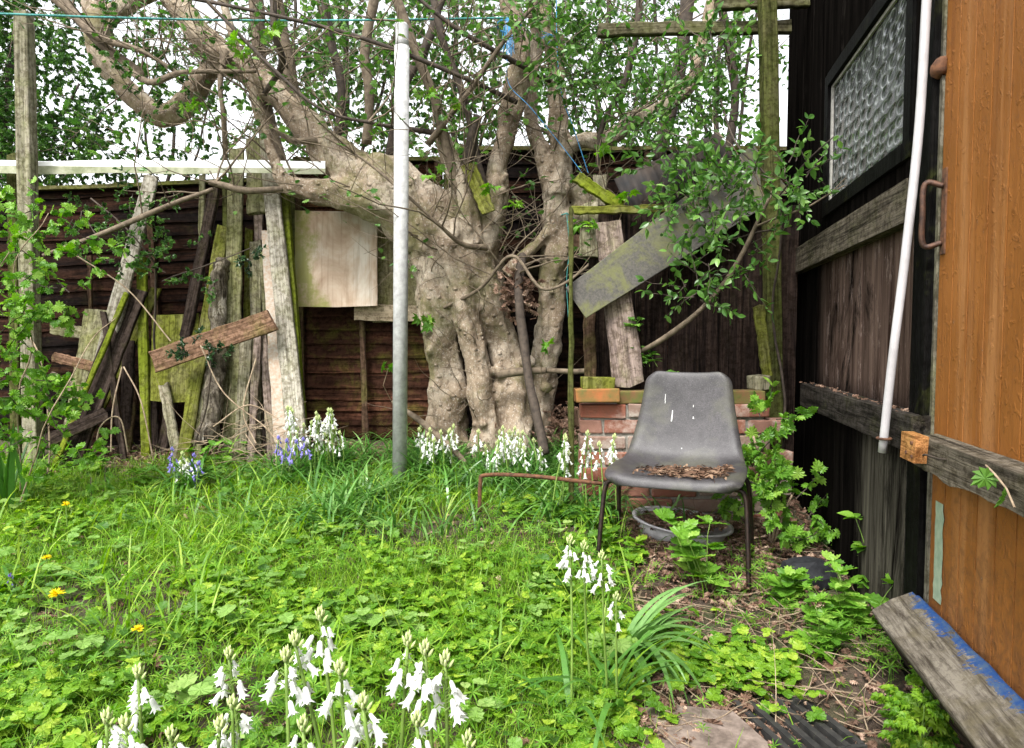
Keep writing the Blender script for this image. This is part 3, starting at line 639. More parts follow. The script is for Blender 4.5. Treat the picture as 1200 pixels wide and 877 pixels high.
# ------------------------------------------------------------------ shed
SX, SK = .769, .205
SH = empty('shed', (SX+SK*1.0, 1.0, 0), (0, 0, -math.atan(SK))); tag(SH, 'black tarred wooden shed with a patterned window and orange door', 'shed')
SC = math.cos(math.atan(SK))
def SP(px, py):
    r = ray(px, py); t = SX/(r.x-SK*r.y); p = Vector((0, 0, CAMZ))+r*t
    return (p.y-1.0)/SC, p.z
def tar():
    m, nt, b, o = nodes('peeling_black_boards'); v = mapped(nt, (22, 22, 1.4), rnd=False); vb = mapped(nt, (2.5, 2.5, .9), rnd=False)
    g = noise_(nt, v, 1, 8, .7, .5); p = noise_(nt, vb, 1.3, 9, .75, .8); f = noise_(nt, v, 5, 4, .6)
    c = ramp(nt, g, [(.36, (.002, .0018, .0016)), (.64, (.009, .0075, .0065))])
    bare = ramp(nt, g, [(.36, (.022, .013, .010)), (.64, (.13, .088, .07))]); bare = mix(nt, ramp(nt, noise_(nt, vb, 5, 9, .8), [(.55, 0.0), (.6, .8)]), bare, (.20, .15, .13))
    tc = N(nt, 'ShaderNodeTexCoord'); s = N(nt, 'ShaderNodeSeparateXYZ'); nt.links.new(tc.outputs['Object'], s.inputs[0])
    def win(out, a, bb, soft):
        m1 = N(nt, 'ShaderNodeMapRange', interpolation_type='SMOOTHSTEP'); nt.links.new(out, m1.inputs[0]); m1.inputs[1].default_value = a-soft; m1.inputs[2].default_value = a+soft
        m2 = N(nt, 'ShaderNodeMapRange', interpolation_type='SMOOTHSTEP'); nt.links.new(out, m2.inputs[0]); m2.inputs[1].default_value = bb-soft; m2.inputs[2].default_value = bb+soft; m2.inputs[3].default_value = 1; m2.inputs[4].default_value = 0
        mu = N(nt, 'ShaderNodeMath', operation='MULTIPLY'); nt.links.new(m1.outputs[0], mu.inputs[0]); nt.links.new(m2.outputs[0], mu.inputs[1]); return mu.outputs[0]
    def mul(x, y):
        mu = N(nt, 'ShaderNodeMath', operation='MULTIPLY'); nt.links.new(x, mu.inputs[0]); nt.links.new(y, mu.inputs[1]); return mu.outputs[0]
    z1 = mul(win(s.outputs[1], .9, 2.1, .2), win(s.outputs[2], .80, 1.42, .08)); k = mul(ramp(nt, p, [(.38, 0.0), (.47, .95)]), z1)
    c = mix(nt, k, c, bare)
    z2 = mul(win(s.outputs[1], 1.0, 1.5, .12), win(s.outputs[2], -.2, .66, .1)); k2 = mul(ramp(nt, p, [(.40, 0.0), (.52, .8)]), z2)
    c = mix(nt, k2, c, mix(nt, ramp(nt, g, [(.38, 0.0), (.62, 1.0)]), (.012, .010, .008), (.15, .135, .105)))
    c = mix(nt, ramp(nt, noise_(nt, vb, 3, 9, .8), [(.58, 0.0), (.68, .25)]), c, (.06, .05, .045))
    nt.links.new(c, b.inputs['Base Color']); b.inputs['Roughness'].default_value = .9; b.inputs['Specular IOR Level'].default_value = 0.0
    h = bump(nt, None, g, .8, .006); bump(nt, b, f, .5, .002, h); return m
M['tar'] = tar()
M['blackpost'] = wood('black_trim', (.0015, .0015, .0015), (.009, .0085, .008), .05, MOSS, rough=.6, rnd=False)
def onshed(px, py, off):                             # the point seen at a photo pixel, 'off' metres in front of the shed face
    r_ = ray(px, py); d = (SX-off/SC)/(r_.x-SK*r_.y); return Vector((0, 0, CAMZ))+r_*d
def SPo(px, py, off):                                # the same in shed coordinates (distance along the wall, height)
    v = Matrix.Rotation(math.atan(SK), 4, 'Z')@(onshed(px, py, off)-Vector((SX+SK, 1, 0))); return v.y, v.z
sW0, _ = SP(1098, 400); sW1, _ = SP(917, 400)
wl, wb = SP(970, 240); _, wt = SP(970, 105); wr, _ = SP(1063, 168)
HS = 3.15
a = Acc(); s = sW0; rs = random.Random(8)
def boards(a, s0, s1, z0, z1, w=.19):
    s = s0
    while s < s1-.01:
        ww = min(w*rs.uniform(.9, 1.1), s1-s); jit_box(a, (.011+rs.uniform(-.001, .002), s+ww/2, (z0+z1)/2), (.022, ww-.004, z1-z0), rs, .0015); s += ww
boards(a, wl, sW1, -.1, HS); boards(a, wr, wl, -.1, wb); boards(a, wr, wl, wt, HS); boards(a, sW0, wr, -.1, HS)
a.build('wall', M['tar'], SH)
a = Acc(); a.box((.024, sW1-.03, -.1), (2.3, sW1-.005, HS)); a.build('rear_wall', M['tar'], SH)
a = Acc(); a.box((2.3, -1.2, -.1), (2.33, sW1-.005, HS)); a.build('side_wall', M['tar'], SH)
a = Acc(); a.box((-.0, -1.25, HS+.002), (2.5, sW1+.04, HS+.06)); a.build('roof', plain('roof_felt', (.03, .03, .03), (.06, .06, .06), .95), SH)
# window > frame, pane
a = Acc(); fw = .05
a.box((-.012, wr-fw, wb-fw), (.05, wr+.004, wt+fw)); a.box((-.012, wl-.004, wb-fw), (.05, wl+fw, wt+fw))
a.box((-.014, wr+.005, wt-.004), (.05, wl-.005, wt+fw)); a.box((-.014, wr+.005, wb-fw), (.05, wl-.005, wb+.004))
wf = a.build('window', M['blackpost'], SH)
a = Acc(); q = .014
a.box((.002, wl-.010-q, wb+.005), (.011, wl-.006, wt-.006)); a.box((.0025, wr+.006, wt-.004-q), (.0105, wl-.028, wt-.0055))
a.build('glazing_bead', plain('cracked_putty', (.22, .21, .19), (.42, .4, .36), .8, sc=30, bs=.5), wf)
def glass():
    m, nt, b, o = nodes('patterned_glass_painted_sky'); v = mapped(nt, (1, 13, 10), rnd=False)
    vo = N(nt, 'ShaderNodeTexVoronoi', feature='SMOOTH_F1'); vo.inputs['Scale'].default_value = 1.0; vo.inputs['Randomness'].default_value = .45; vo.inputs['Smoothness'].default_value = .3
    nt.links.new(mapped(nt, (.01, 13, 22), rnd=False), vo.inputs['Vector'])
    w = N(nt, 'ShaderNodeTexWave', wave_type='RINGS'); 
    f = noise_(nt, mapped(nt, (1, 1, 1), rnd=False), 5, 6, .7)
    c = ramp(nt, vo.outputs['Distance'], [(.15, (.05, .055, .06)), (.40, (.12, .13, .135)), (.48, (.55, .57, .58)), (.56, (.16, .17, .175))])  # pale ovals: reflected sky painted into the base colour along the glass pattern
    c = mix(nt, ramp(nt, f, [(.40, .6), (.60, 0.0)]), c, (.04, .042, .036)); nt.nodes.remove(w)  # darker blotches vary the painted reflection
    nt.links.new(c, b.inputs['Base Color']); b.inputs['Roughness'].default_value = .12; b.inputs['Specular IOR Level'].default_value = .8; b.inputs['Transmission Weight'].default_value = .35
    bump(nt, b, vo.outputs['Distance'], 1.0, .03); return m
a = Acc(); a.box((.012, wr+.005, wb+.005), (.018, wl-.005, wt-.005)); a.build('pane', glass(), wf)
# rails
def rail(px0, pyt0, px1, pyt1, h, proud, mat, name='rail', taper=0):
    s0, z0 = SP(px0, pyt0); s1, z1 = SP(px1, pyt1); a = Acc(); n = 16; V = []
    for i in range(n+1):
        f = i/n; s_ = s0+(s1-s0)*f; z = z0+(z1-z0)*f; j = .003*mnoise.noise(Vector((s_*9, z, 1))); hh = h*(1-taper*(f > .99))
        V += [(-.001, s_, z-hh), (-proud, s_, z-hh+j), (-proud-j, s_, z-.003), (-.001, s_, z+j)]
    Fc = []
    for i in range(n):
        for q_ in range(4): k = (q_+1) % 4; Fc.append((i*4+q_, i*4+k, i*4+4+k, i*4+4+q_))
    Fc += [(3, 2, 1, 0), tuple(n*4+x for x in range(4))]; a.poly(V, Fc); return a.build(name, mat, SH)
def rail2(px0, pyt0, px1, pyt1, h, proud, mat):
    global SP
    SP0 = SP; SP = lambda x, y: SPo(x, y, proud); o = rail(px0, pyt0, px1, pyt1, h, proud, mat); SP = SP0; return o
rail2(1062, 208, 924, 296, .125, .045, M['rail']); rail2(1068, 487, 938, 449, .105, .06, M['raildark'])
# trim strips left of the door
sj0, _ = SP(1100, 300); sj1, _ = SP(1072, 300)
a = Acc(); a.box((-.03, sW0+.004, -.1), (-.0015, sW0+.10, HS-.05)); a.build('door_post', M['blackpost'], SH)
a = Acc(); a.box((-.012, sW0-.012, -.1), (.03, sW0+.002, HS-.05)); a.build('door_stop', wood('worn_grey_edge', (.07, .065, .05), (.24, .22, .17), .3, MOSS, rnd=False), SH)
a = Acc(); a.box((-.012, sW0+.13, -.1), (-.0015, sW0+.16, .72)); a.build('cover_strip', M['raildark'], SH)
# door > ledge, hasp, pull, paint patch
def doorm():
    m, nt, b, o = nodes('orange_brown_paint'); v = mapped(nt, (26, 26, 1.2), rnd=False); vb = mapped(nt, (1, 1, 1), rnd=False)
    g = noise_(nt, v, 1, 6, .65, .4); p = noise_(nt, vb, 22, 9, .75, 1.0); d2 = ramp(nt, noise_(nt, mapped(nt, (30, 30, 22), rnd=False), 1, 4, .6, 1.5), [(.55, 0.0), (.66, 1.0)]); d = noise_(nt, vb, 2.5, 6, .6); bl = noise_(nt, mapped(nt, (60, 60, 14), rnd=False), 1, 3, .5)
    c = ramp(nt, d, [(.35, (.20, .074, .014)), (.65, (.27, .104, .024))]); c = mix(nt, ramp(nt, g, [(.38, .55), (.5, 0.0)]), c, (.17, .06, .014)); st = noise_(nt, mapped(nt, (9, 9, .5), rnd=False), 1, 6, .7); c = mix(nt, ramp(nt, st, [(.52, 0.0), (.64, .4)]), c, (.42, .21, .085)); dz = N(nt, 'ShaderNodeTexCoord'); sz_ = N(nt, 'ShaderNodeSeparateXYZ'); nt.links.new(dz.outputs['Object'], sz_.inputs[0]); mz = N(nt, 'ShaderNodeMapRange'); nt.links.new(sz_.outputs[2], mz.inputs[0]); mz.inputs[1].default_value = .75; mz.inputs[2].default_value = .1; mz.inputs[3].default_value = 0; mz.inputs[4].default_value = .25; az_ = N(nt, 'ShaderNodeMath', operation='ADD'); nt.links.new(mz.outputs[0], az_.inputs[0]); nt.links.new(p, az_.inputs[1]); c = mix(nt, ramp(nt, az_.outputs[0], [(.55, 0.0), (.78, .7)]), c, (.10, .045, .02))
    c = mix(nt, ramp(nt, p, [(.69, 0.0), (.70, .9)]), c, (.45, .42, .38)); c = mix(nt, ramp(nt, p, [(.315, .9), (.325, 0.0)]), c, (.10, .045, .02))
    nt.links.new(c, b.inputs['Base Color']); b.inputs['Roughness'].default_value = .6; b.inputs['Specular IOR Level'].default_value = .15
    h = bump(nt, None, g, .5, .004); h = bump(nt, None, d2, .35, .006, h); bump(nt, b, bl, .35, .004, h); return m
DM = doorm()
a = Acc(); s = sW0-.014; DZ0, DZ1 = .04, 2.2; widths = [.088]*12
for w in widths:                                   # tongue-and-groove boards with V joints
    v = .004
    V = [(-.006, s-.003, DZ0), (-.006, s-w+.003, DZ0), (.0075, s-w+.0012, DZ0), (.0075, s-w, DZ0), (.02, s-w, DZ0), (.02, s, DZ0), (.0075, s, DZ0), (.0075, s-.0012, DZ0)]
    V = V+[(x, y, DZ1) for x, y, _ in V]; Fc = [(i, i+8, (i+1) % 8+8, (i+1) % 8) for i in range(8)]+[tuple(reversed(range(8))), tuple(range(8, 16))]
    a.poly(V, Fc); s -= w
door = a.build('door', DM, SH); DSE = s
a = Acc(); a.box((-.02, DSE-.05, -.1), (.03, DSE-.002, HS)); a.box((.0, DSE-1.6, -.1), (.022, DSE-.051, HS)); a.box((-.004, DSE, DZ1+.01), (.02, sW0-.014, HS)); a.build('front_boards', M['tar'], SH)
_, lz = SP(1097, 512)
a = Acc(); n = 26; V = []; s0 = SPo(1072, 512, .062)[0]; s1 = DSE+.05
for i in range(n+1):
    f = i/n; s_ = s0+(s1-s0)*f; z = lz+.012; j = .006*mnoise.noise(Vector((s_*14, 3, 1))); dip = -.018*math.exp(-((f-.22)/.06)**2)
    V += [(-.0325, s_, z-.10+j), (-.062, s_, z-.085-j+dip*.6), (-.062-j*.4, s_, z-.005+j*.3), (-.0325, s_, z)] if s_ > sW0-.02 else [(-.0075, s_, z-.10+j), (-.062, s_, z-.085-j+dip*.6), (-.062-j*.4, s_, z-.005+j*.3), (-.0075, s_, z)]
Fc = []
for i in range(n):
    for q_ in range(4): k = (q_+1) % 4; Fc.append((i*4+q_, i*4+4+q_, i*4+4+k, i*4+k))
Fc += [(0, 1, 2, 3), tuple(n*4+x for x in (3, 2, 1, 0))]; a.poly(V, Fc); a.build('ledge', M['rail'], door)
rust = plain('rusty_iron', (.05, .025, .015), (.17, .075, .035), .85, .2, sc=50, bs=.6, bd=.002)
darkiron = plain('dark_iron', (.02, .012, .01), (.10, .05, .03), .6, .4, sc=50, bs=.4)
s_, z_ = SPo(1064, 524, .0925)
a = Acc(); jit_box(a, (-.078, s_, z_), (.030, .10, .07), rs, .003); hb = a.build('latch_block', wood('orange_block', (.22, .09, .03), (.5, .24, .09), .05, MOSS, 'y', rnd=False), door)
a = Acc()
for dy, dz in ((-.03, .015), (.005, -.015), (-.035, -.02)): a = Acc(); a.tube([(-.0925, s_+dy, z_+dz), (-.097, s_+dy, z_+dz)], .005, 10); a.build('bolt_head', rust, hb)
s_, zt = SPo(1106, 218, .01); _, zb = SPo(1106, 284, .01)
a = Acc(); a.box((-.0105, s_-.014, zb-.03), (-.0062, s_+.012, zt+.045)); hp = a.build('pull_plate', rust, door)
a = Acc(); pts = spline([(-.01, s_, zt), (-.05, s_+.012, zt+.008), (-.055, s_+.01, (zt+zb)/2), (-.05, s_+.012, zb-.004), (-.01, s_, zb)], 8); a.tube(pts, .0075, 10, .2); a.build('handle', darkiron, hp, True)
s_, z_ = SP(1109, 80); a = Acc(); pts = [(-.007, s_, z_), (-.02, s_, z_), (-.03, s_, z_), (-.036, s_, z_)]; a.tube(pts, [.024, .024, .019, .01], 14, .4); o = a.build('round_knob', rust, door, True)
sa, za = SP(1103, 588); sb, zb = SP(1109, 712)
a = Acc(); V = []; n = 14
for i in range(n+1):
    z = za+(zb-za)*i/n; w = rs.uniform(-.006, .006); V += [(-.0082, sa+.012+w*.4, z), (-.0082, sa-.040+w, z)]
a.poly(V, [(2*i, 2*i+2, 2*i+3, 2*i+1) for i in range(n)]); o = a.build('paint_patch', plain('old_green_paint', (.20, .27, .19), (.30, .36, .26), .7, sc=40), door); o['label'] = 'bare strip of old green paint'
# white plastic pipe hooked by the latch
a = Acc(); pts = spline([tuple(onshed(*q)) for q in ((1091, -60, .05), (1086, 0, .05), (1077, 150, .05), (1061, 300, .065), (1046, 420, .08), (1034, 530, .085))], 8)
a.tube(pts, .0118, 18); pe = a.build('pipe', plain('white_plastic', (.40, .385, .39), (.53, .51, .515), .45, sc=11, bs=.08), smooth=True); tag(pe, 'long bent white plastic pipe hanging down beside the orange door', 'pipe')
c = onshed(1036, 514, .084); a = Acc(); a.tube([(c.x+.018*math.cos(t*.4), c.y+.018*math.sin(t*.4), c.z) for t in range(17)], .004, 8); o = a.build('pipe_ring', rust, smooth=True); tag(o, 'rusty ring round the lower end of the white pipe', 'ring')
# blue twine tuft on the shed wall
# painted board leaning against the door foot
m, nt, b, o_ = nodes('peeling_blue_board'); v = mapped(nt, (1, 1, 1)); vg = mapped(nt, (60, 60, 6)); n1 = noise_(nt, vg, 1, 8, .75, .4); n2 = noise_(nt, v, 15, 9, .8, .5)
sp3 = noise_(nt, v, 45, 8, .8); c = ramp(nt, n1, [(.40, (.035, .028, .020)), (.60, (.17, .15, .12))]); c = mix(nt, ramp(nt, sp3, [(.40, .6), (.50, 0.0)]), c, (.05, .042, .032)); lg_ = noise_(nt, v, 7, 7, .7); c = mix(nt, ramp(nt, lg_, [(.50, 0.0), (.62, .6)]), c, (.10, .085, .05)); tc = N(nt, 'ShaderNodeTexCoord'); sp = N(nt, 'ShaderNodeSeparateXYZ'); nt.links.new(tc.outputs['Object'], sp.inputs[0])
mr = N(nt, 'ShaderNodeMapRange'); nt.links.new(sp.outputs[0], mr.inputs[0]); mr.inputs[1].default_value = 0.0; mr.inputs[2].default_value = -.10; mr.inputs[3].default_value = -.22; mr.inputs[4].default_value = .17
ad = N(nt, 'ShaderNodeMath', operation='ADD'); nt.links.new(mr.outputs[0], ad.inputs[0]); nt.links.new(n2, ad.inputs[1])
c = mix(nt, ramp(nt, ad.outputs[0], [(.46, 0.0), (.475, 1.0)]), c, mix(nt, ramp(nt, noise_(nt, v, 26, 7, .75), [(.46, 0.0), (.60, 1.0)]), (.016, .048, .15), (.045, .075, .13))); nt.links.new(c, b.inputs['Base Color']); b.inputs['Roughness'].default_value = .9; b.inputs['Specular IOR Level'].default_value = .1; bump(nt, b, sp3, .7, .006)
BLUE = m
D0, D1 = onshed(1077, 700, .012), onshed(1400, 1026, .012); E0, E1 = P(1045, 757, 1.74), P(1150, 905, 1.32)
D0.z -= .0; axv = (D1-D0).normalized(); pv = ((E0-D0)-axv*(E0-D0).dot(axv))*.93; wid = pv.length; ctr0 = D0+pv/2; ctr1 = D1+pv/2
o = plank('painted_board', ctr1, ctr0, wid*1.0, .045, BLUE, 3, face=(pv.cross(axv)).normalized()*(1 if pv.cross(axv).z > 0 else -1), jag=.002); tag(o, 'grey board with peeling blue paint leaning at the foot of the door', 'board')
so_ = (pv.cross(axv)).normalized(); so_ = so_ if so_.z < 0 else -so_
bl = plank('timber_baulk', ctr1+so_*.088+pv*.05, ctr0+so_*.088+pv*.05, wid*.8, .14, M['darkplank'], 4, face=so_*-1, jag=.004); tag(bl, 'dark old timber baulk under the blue edged board', 'timber')
# dark slate block
bm = bmesh.new(); bmesh.ops.create_icosphere(bm, subdivisions=2, radius=.1)
for v_ in bm.verts: v_.co = Vector((v_.co.x*1.05, v_.co.y*.8, v_.co.z*.72))*(1+.28*mnoise.noise(v_.co*9)); v_.co.z = max(v_.co.z, -.05); v_.co.z = min(v_.co.z, .052+.1*v_.co.x)
me = bpy.data.meshes.new('stone'); bm.to_mesh(me); bm.free(); g0 = G(950, 690); o = link('stone', me, plain('dark_slate', (.008, .0085, .010), (.026, .027, .03), .75, sc=14, bs=.6, bd=.01, spec=.15)); o.location = (g0.x, g0.y+.03, g0.z+.05); tag(o, 'black angular stone on the leaf litter beside the shed wall', 'stone')

# ------------------------------------------------------------------ the chair
CH = empty('plastic_chair'); c0 = P(797, 560, 2.74); CH.location = (c0.x, 2.76, .085); CH.rotation_euler = (0, 0, R(-21))
tag(CH, 'grey moulded plastic chair on black metal legs by the shed', 'chair')
prof = spline([(-.262, .352), (-.252, .378), (-.225, .392), (-.14, .388), (-.02, .376), (.09, .378), (.155, .405), (.192, .46), (.222, .55), (.245, .64), (.262, .725), (.270, .755), (.278, .768)], 4)
hw = spline([(.0, .212), (.04, .245), (.09, .262), (.2, .268), (.34, .266), (.46, .259), (.56, .245), (.68, .225), (.8, .206), (.9, .194), (.96, .185), (1.0, .152)], 6)
hv = np.array([q[0] for q in hw]); hwv = np.array([q[1] for q in hw])
pa = np.array(prof); cl = np.concatenate([[0], np.cumsum(np.linalg.norm(np.diff(pa, axis=0), axis=1))]); cl /= cl[-1]
def chair_pt(u, v, off=0):                           # u in -1..1 across, v 0..1 from front lip to top of back
    y = np.interp(v, cl, pa[:, 0]); z = np.interp(v, cl, pa[:, 1]); w = float(np.interp(v, hv, hwv))
    y2 = np.interp(min(1, v+.01), cl, pa[:, 0]); z2 = np.interp(min(1, v+.01), cl, pa[:, 1]); y1 = np.interp(max(0, v-.01), cl, pa[:, 0]); z1 = np.interp(max(0, v-.01), cl, pa[:, 1])
    ty, tz = y2-y1, z2-z1; l = math.hypot(ty, tz) or 1; ny, nz = -tz/l, ty/l                   # normal up (seat) / forward (back)
    seatf = max(0, 1-abs(v-.36)/.36); cup = .055*abs(u)**3.2*(.35+.65*seatf)-.028*(abs(u)**14)
    if v < .12: cup -= .03*abs(u)**4*(1-v/.12)
    cup += off
    return (u*w, y+ny*cup, z+nz*cup)
a = Acc(); nu, nv = 30, 56; V = [chair_pt(-1+2*i/nu, j/nv) for j in range(nv+1) for i in range(nu+1)]
a.poly(V, [(j*(nu+1)+i, j*(nu+1)+i+1, (j+1)*(nu+1)+i+1, (j+1)*(nu+1)+i) for j in range(nv) for i in range(nu)])
def shellm():
    m, nt, b, o = nodes('weathered_grey_plastic'); v = mapped(nt, (1, 1, 1)); n1 = noise_(nt, v, 9, 8, .7); n2 = noise_(nt, v, 130, 4, .7); n3 = noise_(nt, v, 5, 5, .6, .5)
    c = ramp(nt, n1, [(.36, (.018, .0165, .0175)), (.64, (.052, .047, .050))]); c = mix(nt, ramp(nt, n2, [(.4, .7), (.5, 0.0)]), c, (.02, .018, .018)); c = mix(nt, ramp(nt, n3, [(.50, 0.0), (.62, .45)]), c, (.085, .085, .055)); n4 = noise_(nt, v, 380, 2, .6); c = mix(nt, ramp(nt, n4, [(.60, 0.0), (.66, .5)]), c, (.15, .14, .14))
    c = mix(nt, ramp(nt, n2, [(.66, 0.0), (.72, .4)]), c, (.2, .19, .18))
    nt.links.new(c, b.inputs['Base Color']); b.inputs['Roughness'].default_value = .55; bump(nt, b, n2, .25, .001); return m
sh = a.build('shell', shellm(), CH, True); md = sh.modifiers.new('thickness', 'SOLIDIFY'); md.thickness = .006; md.offset = -1; md2 = sh.modifiers.new('round', 'SUBSURF'); md2.levels = 1; md2.render_levels = 1
a = Acc()
def patch(u0, u1, v0, v1):
    n = 4; V = [chair_pt(u0+(u1-u0)*i/n+rs.uniform(-.004, .004), v0+(v1-v0)*j/n, .0022) for j in range(n+1) for i in range(n+1)]
    a.poly(V, [(j*5+i, j*5+i+1, j*5+i+6, j*5+i+5) for j in range(n) for i in range(n)])
wp = plain('white_paint', (.62, .62, .60), (.5, .5, .49), .6)
for q in ((-.30, -.28, .73, .79), (-.48, -.468, .84, .875), (-.47, -.455, .825, .84), (.13, .145, .81, .822), (.13, .152, .748, .76), (-.06, -.045, .585, .592)):
    a = Acc(); patch(*q); a.build('paint_fleck', wp, sh)
blk = plain('black_tube_steel', (.012, .011, .011), (.05, .03, .022), .4, .6, sc=40, bs=.15)
for sx_ in (-1, 1):
    for y0, y1 in ((-.17, -.235), (.09, .20)):
        a = Acc(); pts = spline([(0, y0*.8, .362), (sx_*.14, y0*.9, .358), (sx_*.235, y0, .352), (sx_*.262, y0*1.02, .33), (sx_*.272, y0+(y1-y0)*.25, .25), (sx_*.285, y1, -.03)], 6)
        a.tube(pts, .0095, 12); a.build('leg', blk, CH, True)
    a = Acc(); a.tube([(sx_*.15, -.15, .35), (sx_*.15, .08, .355)], .009, 8); a.build('seat_bar', blk, CH, True)
# leaf debris in the seat
a = Acc(); n = 1100; u = np.clip(RNG.normal(.2, .30, n), -.55, .72); vv = np.clip(RNG.normal(.24, .09, n), .08, .40)
pos = np.array([chair_pt(a_*1.0, b_, .004+abs(RNG.normal(0, .006))) for a_, b_ in zip(u, vv)])
rz = CH.rotation_euler.z; cz, sz_ = math.cos(rz), math.sin(rz)
pos = np.stack([pos[:, 0]*cz-pos[:, 1]*sz_, pos[:, 0]*sz_+pos[:, 1]*cz, pos[:, 2]], 1)+np.array(CH.location)
a.inst(T_OVAL, pos, frames(rdir(n, -.3, .3), rdir(n, .4, 1)), np.stack([RNG.uniform(.010, .028, n), RNG.uniform(.014, .042, n), np.full(n, .02)], 1))
o = a.build('leaf_debris', leafmat('dry_debris', (.05, .026, .016), (.15, .08, .048), (.30, .2, .13), .05, .85)); tag(o, 'brown dry leaf scraps heaped in the chair seat', 'leaf debris', kind='stuff')
# white washing-up bowl under the chair
a = Acc(); n = 40; rings = [(.10, 0), (.15, .0), (.17, .05), (.178, .085), (.195, .088), (.195, .078), (.176, .082), (.166, .05), (.145, .04), (.0, .045)]
V = [(r*1.15*math.cos(2*math.pi*j/n), r*.85*math.sin(2*math.pi*j/n), z) for r, z in rings for j in range(n)]
a.poly(V, [(i*n+j, i*n+(j+1) % n, (i+1)*n+(j+1) % n, (i+1)*n+j) for i in range(len(rings)-1) for j in range(n)])
o = a.build('plastic_bowl', plain('dirty_white_plastic', (.35, .33, .34), (.62, .60, .62), .5, sc=9, bs=.1), smooth=True); p = P(797, 585, 3.0); o.location = (p.x, 3.0, gz(p.x, 3.0)+.0); o.rotation_euler = (R(6), R(7), 0); tag(o, 'dirty white plastic bowl half full of twigs under the chair', 'bowl')
a = Acc(); n = 500; an = RNG.uniform(0, 6.28, n); rr = .17*np.sqrt(RNG.uniform(0, 1, n)); bl_ = o.location
a.inst(T_OAK, np.stack([bl_.x+rr*np.cos(an)*1.1, bl_.y+rr*np.sin(an)*.82, bl_.z+.062+RNG.uniform(0, .035, n)], 1), frames(rdir(n, -.3, .3), rdir(n, .3, 1)), RNG.uniform(.02, .05, n))
for i in range(30): twig_chain((bl_.x+random.uniform(-.15, .15), bl_.y+random.uniform(-.1, .1), bl_.z+.08), (random.gauss(0, 1), random.gauss(0, .4), random.uniform(0, .25)), random.uniform(.08, .22), .002, a, 5, .2, 0, None, 4)
o = a.build('leaf_debris', M['lit']); tag(o, 'dead leaves and twigs filling the white bowl', 'leaf debris', kind='stuff')
# broken bits: concrete slab, grating, bent rod
m = plain('damp_concrete', (.10, .075, .06), (.23, .18, .15), .9, sc=26, bs=.8, bd=.006)
gp = G(800, 872); a = Acc(); ns = 10; V = []
out = [(-.19, -.16), (.17, -.18), (.20, -.02), (.16, .12), (.02, .15), (-.14, .13), (-.2, .02)]
V = [(x, y, 0) for x, y in out]+[(x*.98, y*.98, .028) for x, y in out]; k = len(out)
a.poly(V, [(i, (i+1) % k, (i+1) % k+k, i+k) for i in range(k)]+[tuple(range(k, 2*k))]); o = a.build('concrete_slab', m); o.location = (gp.x, gp.y-.02, gz(gp.x, gp.y)-.004); tag(o, 'broken brown concrete slab in the soil at the bottom edge', 'slab')
gp = G(920, 850); a = Acc()
for i in range(6): a.box((-.10+i*.038, -.16, 0), (-.082+i*.038, .1, .022))
a.box((-.1, -.17, -.002), (.108, -.155, .020)); a.box((-.1, .06, -.002), (.108, .075, .020)); o = a.build('black_grating', plain('black_rubber', (.012, .012, .012), (.035, .033, .03), .7, sc=30)); o.location = (gp.x, gp.y, gz(gp.x, gp.y)+.006); o.rotation_euler = (0, 0, R(14)); tag(o, 'black slatted grating half buried in leaf litter at bottom', 'grating')
a = Acc(); pts = spline([tuple(P(562, 600, 3.05)), tuple(P(563, 566, 3.05)), tuple(P(570, 557, 3.05)), tuple(P(620, 558, 3.05)), tuple(P(706, 567, 3.0))], 8); a.tube(pts, .009, 10, .3); o = a.build('bent_rod', rust, smooth=True); tag(o, 'rusty bent iron rod standing in the grass left of the chair', 'rod')

# ------------------------------------------------------------------ the tree
TR = empty('tree', (P(570, 510, 4.2).x, 4.2, .25)); tag(TR, 'old many-stemmed tree with knobbly grey trunk spreading over the fence', 'tree')
OFF = Vector(TR.location)
def PT(px, py, d, r): return (*(P(px, py, d)-OFF), r*d/F)
big = Acc(); LIMBS = []
def limb(pts, n=7, acc=None, seg=14, wob=.35):
    sp = spline([PT(*q) for q in pts], n); LIMBS.append(sp)
    for i, q in enumerate(sp):
        w = mnoise.noise_vector(Vector(q[:3])*3.0+Vector((len(LIMBS)*3.3, 0, 0)))*q[3]*.25; q[:3] += np.array(w)
    (acc or big).tube([q[:3] for q in sp], [max(.002, q[3]) for q in sp], seg, wob)
limb([(532, 545, 4.15, 29), (527, 500, 4.15, 24), (521, 440, 4.15, 22), (514, 375, 4.15, 22), (506, 315, 4.15, 25), (494, 265, 4.2, 34), (470, 228, 4.2, 40)])
limb([(568, 545, 4.04, 24), (567, 500, 4.04, 17), (561, 450, 4.04, 15), (549, 390, 4.05, 17), (536, 330, 4.06, 20), (520, 270, 4.12, 32)])
limb([(588, 545, 4.18, 26), (592, 495, 4.18, 21), (596, 445, 4.17, 22), (584, 390, 4.16, 19), (564, 330, 4.12, 21), (548, 270, 4.12, 24), (536, 225, 4.15, 22)])
limb([(608, 550, 4.02, 22), (606, 505, 4.04, 18), (606, 470, 4.08, 14), (598, 430, 4.2, 14), (582, 350, 4.25, 15), (574, 300, 4.2, 17)])
limb([(632, 550, 4.2, 20), (632, 510, 4.2, 15), (637, 460, 4.2, 16), (641, 410, 4.2, 18), (646, 350, 4.2, 16), (652, 300, 4.2, 18), (651, 255, 4.2, 16), (656, 215, 4.2, 15)])
limb([(520, 300, 4.2, 40), (480, 245, 4.2, 40), (435, 212, 4.2, 36), (398, 186, 4.2, 24), (362, 152, 4.2, 18), (328, 112, 4.25, 16), (290, 80, 4.3, 17), (250, 52, 4.3, 15), (215, 15, 4.3, 14), (180, -40, 4.3, 13)])
